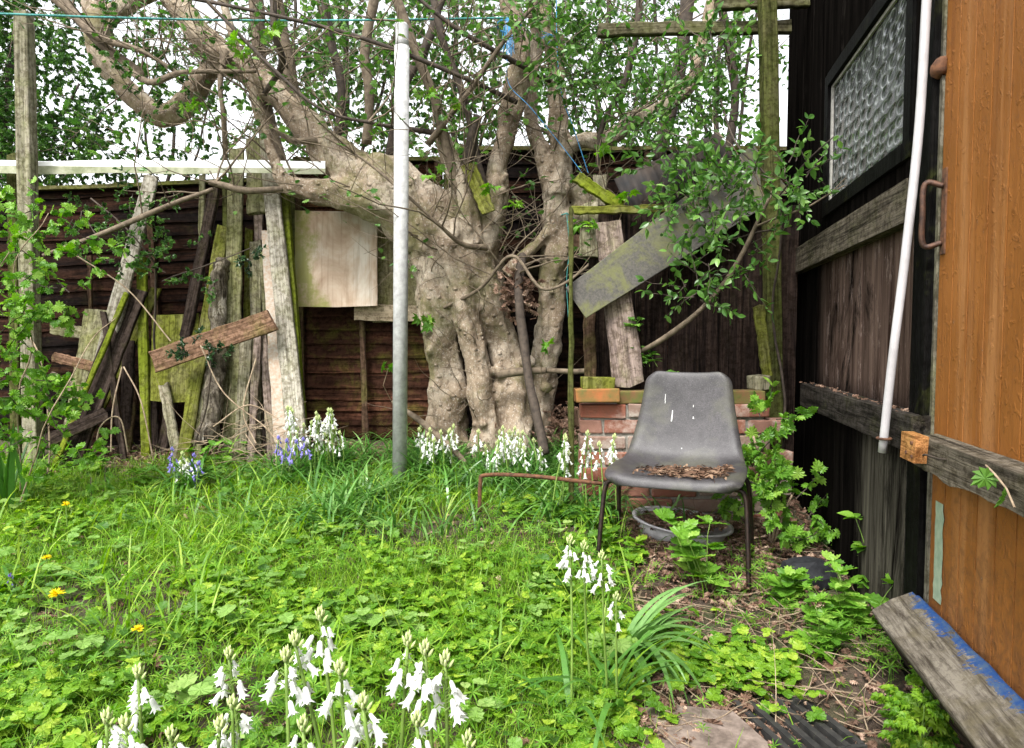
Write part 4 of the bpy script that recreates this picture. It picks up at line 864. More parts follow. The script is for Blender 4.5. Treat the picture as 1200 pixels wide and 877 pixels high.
limb([(500, 285, 4.18, 26), (455, 243, 4.12, 28), (405, 225, 4.1, 20), (360, 220, 4.1, 14), (334, 213, 4.1, 10), (322, 190, 4.1, 7), (308, 140, 4.1, 6), (290, 90, 4.1, 5.5), (272, 40, 4.1, 5), (255, -20, 4.1, 5)])
limb([(560, 300, 4.15, 24), (577, 250, 4.1, 15), (583, 200, 4.1, 12), (592, 160, 4.1, 12), (604, 110, 4.1, 15), (608, 70, 4.1, 13), (604, 30, 4.1, 12), (590, -30, 4.1, 12)])
limb([(553, 290, 4.05, 15), (545, 240, 4.0, 13), (528, 190, 4.0, 12), (515, 150, 4.0, 9)])
limb([(652, 230, 4.2, 18), (640, 190, 4.2, 12), (628, 160, 4.25, 9), (622, 120, 4.3, 8), (628, 60, 4.3, 7), (620, -20, 4.3, 7)])
limb([(655, 230, 4.18, 16), (660, 185, 4.15, 13), (655, 150, 4.15, 12), (652, 90, 4.15, 10), (648, 45, 4.15, 12), (632, 10, 4.15, 12), (625, -40, 4.15, 12)])
limb([(648, 268, 4.15, 9), (632, 284, 4.12, 7), (612, 302, 4.1, 7), (592, 322, 4.1, 8)])
limb([(672, 215, 4.2, 14), (690, 240, 4.2, 14), (660, 260, 4.2, 18)])
# the looping limb at upper left
limb([(290, 75, 4.3, 12), (262, 72, 4.35, 10), (238, 92, 4.4, 12), (217, 122, 4.45, 14), (192, 138, 4.5, 15), (165, 120, 4.5, 13), (136, 86, 4.5, 12.5), (114, 58, 4.5, 12), (116, 25, 4.5, 14), (100, -30, 4.5, 10)])
limb([(118, 30, 4.5, 14), (140, 12, 4.5, 10), (172, -5, 4.5, 9), (230, -40, 4.5, 9)])
limb([(668, 170, 4.15, 9), (684, 164, 4.12, 9), (713, 163, 4.1, 9.5), (747, 138, 4.05, 9.5), (781, 122, 4.0, 8.5), (805, 102, 4.0, 8), (822, 60, 4.0, 7.5), (838, -20, 4.0, 7)])
# knobbly burrs
burr = [(498, 262, 20), (522, 335, 14), (540, 350, 12), (552, 300, 14), (537, 372, 11), (565, 500, 16), (572, 322, 12), (508, 228, 14), (586, 435, 11), (618, 425, 12), (640, 455, 9), (545, 315, 12), (560, 360, 11), (500, 385, 11), (505, 412, 9), (604, 462, 12), (612, 500, 13), (560, 470, 9), (560, 482, 9), (600, 132, 11), (415, 235, 8)]
for _ in range(110):
    q = random.choice([q for sp in LIMBS[:13] for q in sp if q[3] > .045]); an = random.uniform(-2.6, -.5)
    rr = random.uniform(.010, .024); c = Vector(q[:3])+Vector((math.cos(an), math.sin(an), 0))*(q[3]*.98)+Vector((0, 0, random.uniform(-.05, .05)))
    big.tube([c+Vector((0, 0, -rr)), c+Vector((0, 0, -rr*.5)), c, c+Vector((0, 0, rr*.5)), c+Vector((0, 0, rr))], [rr*.3, rr*.8, rr, rr*.8, rr*.3], 8, .4)
for px, py, r in burr:
    d = 4.07; c = P(px, py, d)-OFF; rr = r*d/F
    big.tube([c+Vector((0, 0, -rr*.8)), c+Vector((0, 0, -rr*.4)), c, c+Vector((0, 0, rr*.4)), c+Vector((0, 0, rr*.8))], [rr*.3, rr*.75, rr*.85, rr*.75, rr*.3], 10, .5)
tb = big.build('trunk', M['bark'], TR, True)
rm = tb.modifiers.new('fuse', 'REMESH'); rm.mode = 'VOXEL'; rm.voxel_size = .009; rm.use_smooth_shade = True
sm = tb.modifiers.new('smooth', 'SMOOTH'); sm.factor = .5; sm.iterations = 3
tx = bpy.data.textures.new('knobs', 'CLOUDS'); tx.noise_scale = .10; tx.noise_depth = 3
dm = tb.modifiers.new('knobs', 'DISPLACE'); dm.texture = tx; dm.strength = .026; dm.mid_level = .6
tx2 = bpy.data.textures.new('ribs', 'CLOUDS'); tx2.noise_scale = .03; tx2.noise_depth = 2
dm = tb.modifiers.new('ribs', 'DISPLACE'); dm.texture = tx2; dm.strength = .005; dm.mid_level = .5
# medium branches
br = [
 ([(548, 245, 4.0, 6), (530, 200, 3.95, 5.5), (510, 120, 3.9, 5.5), (487, 60, 3.85, 5.5), (462, -10, 3.8, 6)], 0),
 ([(575, 240, 4.05, 5), (560, 190, 4, 4), (545, 120, 3.95, 4), (520, 50, 3.9, 4), (505, -10, 3.9, 4)], 1),
 ([(612, 300, 4.05, 5), (608, 340, 3.9, 5.5), (618, 430, 3.8, 5.5), (628, 480, 3.7, 5.5), (638, 532, 3.6, 6)], 1),
 ([(430, 170, 4.15, 6), (432, 110, 4.1, 6), (428, 60, 4.1, 6), (440, -10, 4.1, 6)], 0),
 ([(345, 130, 4.2, 8), (338, 80, 4.2, 8), (330, 40, 4.2, 8), (322, -20, 4.2, 8)], 0),
 ([(330, 195, 4.3, 8), (312, 130, 4.35, 8), (304, 60, 4.35, 8), (298, -20, 4.35, 9)], 0),
 ([(385, 175, 4.15, 6), (370, 165, 4.1, 4), (340, 165, 4.05, 3.5), (322, 150, 4.0, 2.5)], 0),
 ([(332, 222, 4.0, 3), (290, 224, 3.95, 4), (262, 218, 3.95, 4), (245, 214, 3.95, 3)], 0),
 ([(250, 222, 3.95, 2.5), (200, 240, 3.9, 3), (130, 270, 3.85, 3), (50, 300, 3.8, 2)], 0),
 ([(310, 110, 4.1, 3), (330, 75, 3.9, 4), (322, 40, 3.8, 4), (320, -10, 3.8, 4)], 1),
 ([(520, 158, 3.95, 4), (440, 145, 3.8, 2), (380, 130, 3.7, 1.8), (330, 90, 3.7, 2), (240, 0, 3.7, 2)], 1),
 ([(605, 120, 4.0, 3), (540, 90, 3.8, 2.5), (440, 50, 3.7, 2.5), (330, 20, 3.7, 2), (180, -10, 3.7, 2)], 1),
 ([(645, 95, 4.1, 3), (580, 60, 3.9, 3), (530, 30, 3.8, 2.5), (480, -10, 3.8, 2)], 1),
 ([(500, 170, 3.9, 4), (548, 110, 3.85, 3), (590, 50, 3.8, 2.5), (640, -10, 3.8, 2)], 0),
 ([(120, 50, 4.3, 4), (170, 95, 4.1, 4), (215, 85, 4.0, 3), (300, 84, 4.0, 2)], 0),
 ([(55, -10, 4.2, 6), (95, 25, 4.2, 6), (130, 60, 4.2, 6), (170, 90, 4.2, 5)], 0),
 ([(70, -10, 4.2, 5), (110, 40, 4.15, 5), (165, 60, 4.1, 3), (215, 90, 4.1, 2)], 0),
 ([(700, 200, 3.9, 3), (705, 150, 3.9, 3), (730, 100, 3.9, 4), (745, 40, 3.9, 4), (750, -10, 3.9, 4)], 1),
 ([(770, 190, 4.3, 7), (790, 110, 4.3, 8), (800, 50, 4.3, 8), (806, -10, 4.3, 8)], 1),
 ([(850, 200, 4.3, 5), (862, 120, 4.3, 5), (855, 60, 4.3, 5), (842, -10, 4.3, 5)], 1),
 
 
 
 ([(395, 170, 4.3, 5), (400, 100, 4.3, 5), (385, 40, 4.3, 5), (380, -10, 4.3, 5)], 1),
 ([(455, 190, 4.3, 5), (470, 110, 4.3, 5), (500, 50, 4.3, 5), (520, -10, 4.3, 5)], 1),
 ([(545, 200, 4.0, 8), (552, 160, 3.95, 6), (560, 135, 3.92, 5)], 1),
 ([(262, 60, 4.2, 5), (258, 100, 4.1, 3), (262, 140, 4.1, 3), (264, 200, 4.3, 3)], 0),
 ([(640, 435, 4.0, 3), (700, 432, 3.6, 3), (780, 395, 3.2, 3), (850, 330, 3.1, 3), (905, 225, 3.1, 2)], 0),
 ([(585, 440, 3.95, 4), (600, 437, 3.9, 5), (640, 434, 3.85, 4)], 0),
 ([(500, 555, 3.8, 3), (545, 545, 3.7, 3), (500, 500, 3.8, 4), (460, 470, 3.9, 2)], 0),
 ([(570, 290, 4.0, 4), (540, 285, 3.9, 3), (500, 250, 3.8, 2), (430, 190, 3.8, 1.5), (380, 160, 3.8, 1.5)], 0),
 ([(500, 370, 4.1, 2), (560, 340, 3.9, 2), (600, 300, 3.8, 2), (640, 340, 3.7, 1.8), (700, 300, 3.7, 1.8), (735, 230, 3.7, 1.8)], 0),
]
for pts, dk in br:
    a = Acc(); limb(pts, 8, a, 8, .25); a.build('branch', M['twigdark'] if dk else M['twig'], TR, True)
# fine twigs
ta = Acc(); tips = []
src = [q for sp in LIMBS for q in sp if q[2]+OFF.z > 1.35]
for i in range(360):
    q = random.choice(src); dd = Vector((random.gauss(0, .8), random.gauss(-.15, .5), random.uniform(-.1, 1)))
    pts = twig_chain(q[:3], dd, random.uniform(.3, 1.2), random.uniform(.003, .007), ta, tips=tips, up=.12)
    for k in range(2):
        j = random.randint(2, 6); twig_chain(pts[j], (pts[j]-pts[j-1]).normalized()+Vector((random.gauss(0, .7), random.gauss(0, .7), random.gauss(0, .7))), random.uniform(.15, .45), .0025, ta, 5, tips=tips)
for i in range(45):                                     # wiry shoots round the lower trunk
    p = P(random.uniform(500, 660), random.uniform(230, 520), 4.02)-OFF
    twig_chain(p, (random.gauss(0, .8), random.uniform(-1, 0), random.uniform(-.2, 1)), random.uniform(.2, .6), random.uniform(.0025, .004), ta, up=.05)
o = ta.build('twigs', M['twig'], TR, True); o['kind'] = 'stuff'
la = Acc(); tp = random.sample(tips, min(1700, len(tips))); pos = np.array([t[0] for t in tp]); dr = np.array([t[1] for t in tp])*.6+rdir(len(tp), -.6, .4)
la.inst(T_LOBED, pos, frames(dr, rdir(len(tp), .5, 1)), RNG.uniform(.025, .05, len(tp)))
la.build('crown', M['privet'], TR)
fl = Acc(); fs = Acc()
for px, py, d in ((505, 203, 3.6), (575, 222, 3.7), (602, 241, 3.7), (640, 402, 3.4), (735, 228, 3.4), (680, 262, 3.4), (232, 122, 3.9), (215, 125, 3.9), (285, 60, 3.7), (318, 32, 3.7), (275, 45, 3.7), (500, 110, 3.8), (440, 155, 3.9), (530, 120, 3.8), (495, 375, 3.9), (505, 382, 3.9), (690, 265, 3.3), (497, 110, 3.8), (705, 178, 3.6), (455, 432, 3.9)):
    c = P(px, py, d)-OFF; k = 4
    pp = np.array([c]*k)+RNG.normal(0, .012, (k, 3)); fl.inst(T_PALM, pp, frames(rdir(k, -.5, .3), rdir(k, .3, 1)), RNG.uniform(.05, .085, k))
    fs = Acc(); fs.tube([c, c+Vector((random.gauss(0, .04), .05, -.1)), c+Vector((random.gauss(0, .07), .15, -.22))], .0022, 5); fs.build('shoot', M['drystem'], TR)
fl.build('spring_leaves', M['fresh'], TR)
# hanging mossy offcut & dead leaf wad lodged in the tree
ppl('plank', (549, 194), (572, 248), 17, M['mossy'], 'short green plank end lodged in the tree fork', dt=3.95, db=3.92, ground=False)
a = Acc(); n = 260; c = P(607, 345, 3.95); pos = np.array(c)+RNG.normal(0, 1, (n, 3))*np.array([.045, .03, .06]); a.inst(T_OAK, pos, frames(rdir(n), rdir(n)), RNG.uniform(.03, .07, n)); o = a.build('dead_leaf_wad', M['lit']); tag(o, 'wad of dead brown leaves caught in the trunk fork', 'dead leaves', kind='stuff')

# ------------------------------------------------------------------ lines and twine
tealm = plain('teal_rope', (.02, .12, .11), (.06, .28, .26), .7, sc=90, bs=.5); bluem = plain('blue_twine', (.02, .13, .32), (.06, .3, .55), .7, sc=90)
a = Acc(); A, B = P(-80, 13, 3.6), P(597, 21, 3.95); pts = []
for i in range(60):
    f = i/59; p = A.lerp(B, f); p.z -= .03*math.sin(math.pi*f); pts.append(p)
a.tube(pts, .0055, 8, .5); o = a.build('washing_line', tealm, smooth=True); tag(o, 'teal rope washing line stretched level across the top', 'rope')
a = Acc(); c = P(597, 22, 3.95)
a.tube([c+Vector((.07*math.cos(t*.5), .09+.07*math.sin(t*.5), .01*math.sin(t))) for t in range(14)], .006, 6)
for i in range(26):
    x = random.gauss(0, .012); a.tube([c+Vector((x*.4, -.01, 0)), c+Vector((x, -.02, -.08)), c+Vector((x*1.4+random.gauss(0, .005), -.01, -.17-random.random()*.05))], .0017, 4)
o = a.build('twine_tuft', bluem); tag(o, 'frayed bright blue twine tuft hanging from the rope knot', 'twine')
a = Acc(); a.tube(spline([tuple(P(*q)) for q in ((594, 70, 3.9), (597, 100, 3.88), (625, 130, 3.86), (680, 200, 3.84), (700, 240, 3.9))], 8), .0022, 5); o = a.build('twine', bluem); tag(o, 'thin blue twine sagging between the two trunk forks', 'twine')
a = Acc(); a.tube(spline([tuple(P(*q)) for q in ((652, 0, 3.95), (653, 60, 3.95), (658, 110, 3.95), (672, 150, 3.9), (690, 205, 3.9))], 8), .0026, 5)
for i in range(12): a.tube([P(650, 42, 3.95), P(638+random.gauss(0, 3), 44+random.gauss(0, 3), 3.93)], .0015, 4)
o = a.build('twine', bluem); tag(o, 'dark blue twine hanging down the right trunk', 'twine')
a = Acc(); a.tube(spline([tuple(P(*q)) for q in ((664, 250, 3.9), (667, 290, 3.9), (664, 330, 3.92), (666, 372, 3.95))], 8), .0026, 5); a.tube([P(658, 252, 3.93), P(664, 250, 3.9), P(672, 256, 3.92)], .004, 5); o = a.build('twine', tealm); tag(o, 'teal twine looped round the right trunk above the grey sheet', 'twine')

# ------------------------------------------------------------------ shrubs and trees behind the fence
def crown_bush(name, label, cat, group, base, stems, blobs, tpl, mat, lsize, dens, stemmat=None, twl=.4):
    """blobs: (px, py, d, rx_px, ry_px, rdepth_m); twigs with leaves fill them, stems reach them"""
    e = empty(name, base); tag(e, label, cat, group); B = Vector(base); sa = Acc(); la = Acc(); tw = Acc()
    for st in stems:
        pts = spline([(*(P(q[0], q[1], q[2])-B), q[3]*q[2]/F) for q in st], 6); pts2 = [list(pts[0][:3]-np.array([0, 0, 0]))]
        wv = Vector((random.uniform(0, 9), 0, 0)); qq = [Vector(q[:3])+mnoise.noise_vector(Vector(q[:3])*2.2+wv)*.09*min(1, k_/6) for k_, q in enumerate(pts)]; sa.tube(qq, [q[3]*.62 for q in pts], 8, .2)
    leafP = []; leafD = []
    for (px, py, d, rx, ry, rd) in blobs:
        c = P(px, py, d)-B; ex, ez = rx*d/F, ry*d/F; nt_ = max(6, int(dens*ex*ez*4*75))
        for i in range(nt_):
            v = Vector(rdir(1)[0])*(random.random()**.4); p = Vector((c.x+v.x*ex, c.y+v.y*rd, c.z+v.z*ez))
            if nt_ > 40 and mnoise.noise((p+B)*2.6) < -.16: continue
            dd = Vector((v.x, v.y*.5, v.z+.2))+Vector(rdir(1)[0])*.8; L = random.uniform(.5, 1.2)*twl; tl = []
            pts = twig_chain(p, dd, L, .003, tw, 5, .3, .0, None, 3)
            for k in range(1, 6):
                for s in range(2):
                    leafP.append(pts[k]); leafD.append(((pts[k]-pts[k-1]).normalized()*.5+Vector(rdir(1)[0])*.8))
    N_ = len(leafP)
    la.inst(tpl, np.array([tuple(p) for p in leafP]), frames(np.array([tuple(q) for q in leafD]), rdir(N_, .1, 1)), RNG.uniform(.65, 1.25, N_)*lsize)
    sa.build('trunk', stemmat or M['twigdark'], e, True); tw.build('twigs', M['twigdark'], e)['kind'] = 'stuff'; la.build('crown', mat, e)
    return N_
HB = 'evergreens growing behind the fence'
tot = 0
def gb(px, d): x = P(px, 400, d).x; return (x, d, .28)
tot += crown_bush('holly_tree', 'dense dark holly at the left edge behind the tall post', 'tree', HB, gb(-10, 5.6), [[(-10, 560, 5.6, 9), (-5, 300, 5.6, 8), (10, 60, 5.6, 6)], [(-5, 320, 5.6, 5), (50, 180, 5.5, 3), (90, 100, 5.4, 2)], [(0, 260, 5.6, 4), (-60, 120, 5.6, 3)]],
   [(10, 110, 5.5, 75, 150, .45), (-80, 120, 5.6, 90, 190, .5), (70, 95, 5.4, 48, 75, .3), (20, 230, 5.1, 40, 50, .25), (95, 190, 5.3, 60, 35, .25), (40, 10, 5.5, 80, 50, .4)], T_HOLLY, M['ever'], .056, 2.3)
tot += crown_bush('evergreen_shrub', 'sparse leafy shrub seen in the sky gap under the looping limb', 'shrub', HB, gb(180, 5.8), [[(190, 560, 5.8, 5), (185, 300, 5.8, 4), (200, 150, 5.8, 3)], [(188, 280, 5.8, 3), (240, 150, 5.7, 2), (250, 20, 5.7, 1.5)], [(186, 280, 5.8, 3), (160, 40, 5.7, 1.5)]],
   [(170, 190, 5.6, 60, 30, .3), (240, 165, 5.4, 55, 40, .3), (200, 70, 5.7, 45, 60, .3), (255, 110, 5.4, 35, 40, .3), (150, 80, 4.25, 45, 35, .08), (235, 125, 4.2, 45, 35, .1), (190, 115, 4.25, 30, 25, .06)], T_HOLLY, M['ever'], .055, .62)
tot += crown_bush('evergreen_shrub', 'evergreen with glossy leaves behind the upper left limb and steel pole', 'shrub', HB, gb(400, 5.6), [[(400, 560, 5.6, 7), (395, 300, 5.6, 6), (410, 120, 5.6, 5), (400, -20, 5.6, 4)], [(398, 280, 5.6, 4), (350, 100, 5.6, 3), (340, -20, 5.6, 3)], [(398, 260, 5.6, 4), (450, 90, 5.6, 3), (470, -20, 5.6, 2)]],
   [(400, 90, 5.4, 70, 95, .5), (450, 40, 5.3, 60, 60, .4), (350, 30, 5.5, 55, 50, .4), (385, 150, 5.3, 60, 45, .3), (330, 105, 5.6, 30, 35, .3)], T_FAT, M['ever'], .052, 1.9)
tot += crown_bush('evergreen_shrub', 'dark evergreen filling the gap between the tree forks in the middle', 'shrub', HB, gb(540, 5.4), [[(540, 560, 5.4, 7), (545, 300, 5.4, 6), (530, 120, 5.4, 5), (540, -20, 5.4, 4)], [(542, 280, 5.4, 4), (580, 100, 5.4, 3), (600, -20, 5.4, 3)], [(542, 260, 5.4, 4), (500, 90, 5.4, 3)]],
   [(540, 90, 5.3, 75, 90, .5), (600, 50, 5.2, 55, 60, .4), (500, 150, 5.2, 60, 45, .3), (610, 150, 5.2, 50, 50, .3), (540, 10, 5.2, 70, 40, .4)], T_FAT, M['ever'], .052, 1.9)
tot += crown_bush('evergreen_shrub', 'thick dark evergreen behind the right trunk and bent brown limb', 'shrub', HB, gb(700, 5.2), [[(700, 560, 5.2, 7), (705, 300, 5.2, 6), (700, 120, 5.2, 5), (710, -20, 5.2, 4)], [(702, 280, 5.2, 4), (760, 100, 5.2, 3), (770, -20, 5.2, 3)], [(702, 260, 5.2, 4), (660, 60, 5.2, 3)]],
   [(700, 100, 5.1, 75, 110, .5), (745, 180, 5.0, 60, 45, .3), (680, 190, 5.0, 45, 50, .3), (720, 10, 5.1, 75, 50, .4), (770, 80, 5.0, 50, 70, .4)], T_OVAL, M['ever'], .052, 2.1)
tot += crown_bush('evergreen_shrub', 'tall twiggy evergreen behind the crossbars next to the shed', 'shrub', HB, gb(850, 5.2), [[(850, 560, 5.2, 7), (855, 300, 5.2, 6), (840, 120, 5.2, 5), (850, -20, 5.2, 4)], [(852, 280, 5.2, 4), (820, 100, 5.2, 3), (800, -20, 5.2, 3)], [(852, 260, 5.2, 4), (880, 90, 5.2, 3), (890, -20, 5.2, 3)], [(852, 240, 5.2, 3), (865, 90, 5.2, 2), (868, -20, 5.2, 3)]],
   [(830, 70, 5.0, 55, 85, .4), (880, 30, 5.0, 40, 50, .3), (810, 150, 5.0, 50, 45, .3), (870, 215, 5.0, 45, 30, .2)], T_OVAL, M['ever'], .05, 1.5)
# privet hanging in front at the right
tot += crown_bush('privet_bush', 'privet with small bright leaves hanging over the grey sheet', 'shrub', None, (P(880, 400, 3.3).x, 3.3, .12), [[(915, 620, 3.36, 2.5), (917, 400, 3.36, 2.5), (905, 240, 3.2, 2), (850, 140, 3.3, 1.8), (820, 40, 3.4, 1.5)], [(908, 270, 3.25, 2), (850, 270, 3.1, 1.5), (800, 240, 3.05, 1.2)], [(905, 240, 3.2, 2), (930, 200, 3.0, 1.5), (975, 165, 2.8, 1.2)]],
   [(825, 245, 3.05, 50, 30, .12), (800, 190, 3.25, 45, 40, .15), (855, 300, 3.0, 35, 25, .1), (800, 120, 3.4, 50, 45, .2), (880, 215, 3.0, 40, 30, .1), (930, 215, 2.9, 38, 28, .08), (760, 130, 3.6, 40, 30, .15), (815, 330, 3.05, 18, 35, .06), (860, 60, 3.4, 50, 30, .15), (680, 60, 3.7, 45, 30, .15), (665, 100, 3.7, 28, 25, .1), (745, 60, 3.7, 40, 40, .2), (640, 20, 3.7, 50, 25, .15)], T_OVAL, M['privet'], .042, 5.2, twl=.2)
# holly sprays in front of the fence at left
tot += crown_bush('holly_spray', 'small spiny holly sprays hanging in front of the dark fence', 'shrub', None, (P(190, 400, 4.1).x, 4.3, .28), [[(172, 520, 4.3, 2), (180, 420, 4.3, 2), (190, 330, 4.2, 2), (170, 290, 4.1, 1.5), (110, 230, 4.1, 1.5)], [(190, 330, 4.2, 1.5), (230, 310, 4.1, 1.2), (290, 288, 4.0, 1)], [(180, 320, 4.2, 1.5), (130, 280, 4.1, 1.2), (95, 255, 4.1, 1)]],
   [(155, 260, 4.05, 38, 16, .08), (185, 295, 4.05, 35, 18, .08), (130, 300, 4.0, 35, 12, .06), (225, 325, 4.1, 40, 10, .05), (95, 250, 4.1, 30, 12, .06), (180, 220, 4.1, 50, 10, .05)], T_HOLLY, M['ever'], .034, 2.6, twl=.16)
tot += crown_bush('holly_seedling', 'tiny holly sprig over the brown diagonal board', 'shrub', None, (P(225, 500, 3.95).x, 3.95, .24), [[(225, 540, 3.95, 1.5), (240, 470, 3.92, 1.5), (235, 410, 3.9, 1)]],
   [(225, 408, 3.9, 16, 6, .04), (253, 418, 3.9, 10, 6, .04), (292, 298, 3.9, 14, 10, .04)], T_HOLLY, M['holly'], .032, 3.0, twl=.08)
# bramble thicket at the left edge
tot += crown_bush('bramble_bush', 'bright green bramble thicket climbing at the left edge', 'shrub', None, (P(20, 500, 3.3).x, 3.3, .17), [[(20, 640, 3.3, 1.6), (30, 450, 3.2, 1.5), (20, 330, 3.2, 1.2), (60, 250, 3.2, .8)], [(10, 640, 3.2, 1.5), (60, 480, 3.1, 1.2), (95, 400, 3.1, 1), (130, 380, 3.1, .8)], [(-20, 640, 3.2, 1.5), (-20, 400, 3.1, 1.2), (20, 270, 3.1, 1)]],
   [(25, 300, 3.2, 42, 40, .15), (70, 280, 3.3, 35, 25, .1), (15, 380, 3.1, 35, 60, .15), (20, 460, 3.1, 50, 50, .15), (60, 500, 3.2, 45, 35, .12), (-40, 420, 3.1, 50, 150, .2), (85, 350, 3.3, 22, 20, .08), (100, 545, 3.3, 45, 22, .1), (10, 255, 3.3, 20, 22, .1)], T_LOBED, M['fresh'], .046, 1.5, stemmat=M['drystem'], twl=.2)
tot += crown_bush('currant_bush', 'leafy green currant bush between the chair and the shed wall', 'shrub', None, (P(905, 600, 2.9).x, 2.95, .1), [[(905, 640, 2.95, 3), (895, 570, 2.95, 2.5), (888, 510, 2.95, 2)], [(905, 640, 2.95, 3), (930, 580, 2.9, 2)], [(905, 640, 2.95, 3), (900, 600, 2.95, 2)]],
   [(893, 505, 2.95, 18, 28, .08), (895, 550, 2.95, 22, 30, .1), (925, 580, 2.9, 35, 25, .1), (900, 605, 2.9, 35, 30, .1), (945, 620, 2.85, 20, 18, .08), (890, 570, 2.9, 15, 40, .08)], T_LOBED, M['fresh'], .055, 1.7, stemmat=M['drystem'], twl=.15)

# ------------------------------------------------------------------ small plants
def herb(name, label, base, h, nst, tpl, mat, ls, spread=.5, per=4, cat='plant', group=None, levels=3, up=(.3, 1), az0=None):
    e = empty(name, base); tag(e, label, cat, group); sa = Acc(); la = Acc(); pos = []; dr = []; sc = []
    for i in range(nst):
        an = random.uniform(0, 6.28); L = h*random.uniform(.75, 1.1); d = Vector((math.cos(an)*spread, math.sin(an)*spread, 1)).normalized()
        p0 = Vector((random.gauss(0, .012), random.gauss(0, .012), -.02)); pts = [p0]; 
        for k in range(6): d = (d+Vector((random.gauss(0, .07), random.gauss(0, .07), 0))).normalized(); pts.append(pts[-1]+d*L/6)
        sa.tube(pts, [max(.0012, h*.011*(1-.6*k/6)) for k in range(7)], 6)
        for lv in range(levels):
            t = 6-lv*(5/levels); k = int(t); p = pts[k]
            for j in range(per):
                a_ = random.uniform(0, 6.28); dv = Vector((math.cos(a_), math.sin(a_), random.uniform(-.15, .55 if lv else .9)))
                pos.append(p); dr.append(dv); sc.append(ls*random.uniform(.7, 1.2)*(1.0 if lv else .75))
    n = len(pos); la.inst(tpl, np.array([tuple(p) for p in pos]), frames(np.array([tuple(q) for q in dr]), np.tile([[0, 0, 1.0]], (n, 1))+RNG.normal(0, .2, (n, 3))), np.array(sc))
    sa.build('stem', M['greenstem'], e, True); la.build('foliage', mat, e); return e
def gpt(px, py): p = G(px, py); return (p.x, p.y, gz(p.x, p.y))
herb('broadleaf_plant', 'upright plant with broad toothed leaves in front of the chair', gpt(828, 695), .31, 4, T_LFT, M['fresh'], .085, .35, 6)
herb('broadleaf_plant', 'low broad-leaved seedling on the litter left of the black stone', gpt(905, 705), .15, 4, T_LFT, M['fresh'], .07, .5, 5)
herb('sedum_plant', 'glossy green plant against the shed wall below the lower rail', gpt(1000, 740), .24, 6, T_LFT, M['fresh'], .07, .55, 5)
herb('sedum_plant', 'taller glossy shoot touching the shed corner trim', gpt(1030, 712), .32, 3, T_FAT, M['fresh'], .07, .15, 7)
herb('broadleaf_plant', 'leafy weed in the litter between the stone and the glossy plant', gpt(960, 760), .15, 5, T_LFT, M['fresh'], .06, .6, 5)
herb('feathery_plant', 'lime green feathery plant in front of the blue painted board', gpt(1070, 885), .24, 7, T_FERN, M['cover'], .10, .6, 3)
herb('nettle_plant', 'young leafy weed in front of the leaning planks beside the lilac flowers', gpt(240, 560), .22, 4, T_LFT, M['fresh'], .08, .5, 3)
herb('nettle_plant', 'bright leafy weed growing at the foot of the log', gpt(270, 548), .18, 4, T_LFT, M['fresh'], .07, .5, 3)
herb('nettle_plant', 'low leafy weed left of the lilac flowers', gpt(165, 575), .16, 4, T_LFT, M['fresh'], .08, .6, 3)
herb('nettle_plant', 'weed with pale leaves hiding the foot of the charred plank', gpt(115, 560), .22, 4, T_LFT, M['fresh'], .08, .6, 3)
herb('broadleaf_plant', 'round leaved weed between the chair legs and the white flowers', gpt(728, 655), .12, 5, T_LFT, M['cover'], .07, .7, 4)
herb('ivy_sprig', 'small ivy sprig growing on the brick wall behind the chair', tuple(P(795, 450, 3.2)), .07, 4, T_LOBED, M['bramble'], .06, .8, 3)
herb('ivy_sprig', 'ivy sprig on the upright boards below the grey sheet', tuple(P(740, 385, 3.3)), .10, 3, T_LOBED, M['bramble'], .055, .8, 3)
herb('ivy_sprig', 'ivy sprig trailing lower on the upright boards', tuple(P(765, 425, 3.28)), .10, 3, T_LOBED, M['bramble'], .05, .8, 3)
e = empty('flag_iris', gpt(12, 600)); tag(e, 'clump of broad sword-shaped leaves at the left edge', 'plant'); a = Acc(); n = 14
V, L, T = blades(n, RNG.normal(-.03, .05, n), RNG.normal(0, .04, n), np.zeros(n)-.02, RNG.uniform(.3, .5, n), RNG.uniform(.02, .03, n), RNG.uniform(0, .35, n), lean=.12, seg=8); a.add(V, L, T); a.build('leaves', M['strap'], e)
for px, py, lab in ((68, 735, 'large yellow dandelion at the left of the lawn'), (162, 782, 'yellow dandelion low in the leaves near the bottom left'), (78, 618, 'small yellow dandelion far back at the left'), (55, 672, 'tiny half hidden yellow dandelion at the left edge')):
    g0 = G(px, py+14); e = empty('dandelion', g0); tag(e, lab, 'flower', 'dandelions in the lawn'); a = Acc(); h = .14 if py > 700 else .15
    if py == 672: h = .10
    a.tube([(0, 0, -.02), (.004, 0, h*.5), (0, .003, h)], .0022, 6); a.build('stem', M['greenstem'], e)
    a = Acc(); n = 60; rr = .024 if py == 735 else .017
    dd = rdir(n, .05, .9); a.inst(T_NARROW, np.tile([[0, .003, h]], (n, 1)), frames(dd, rdir(n, .3, 1)), np.full(n, rr)); a.build('flower_head', M['yellow'], e)

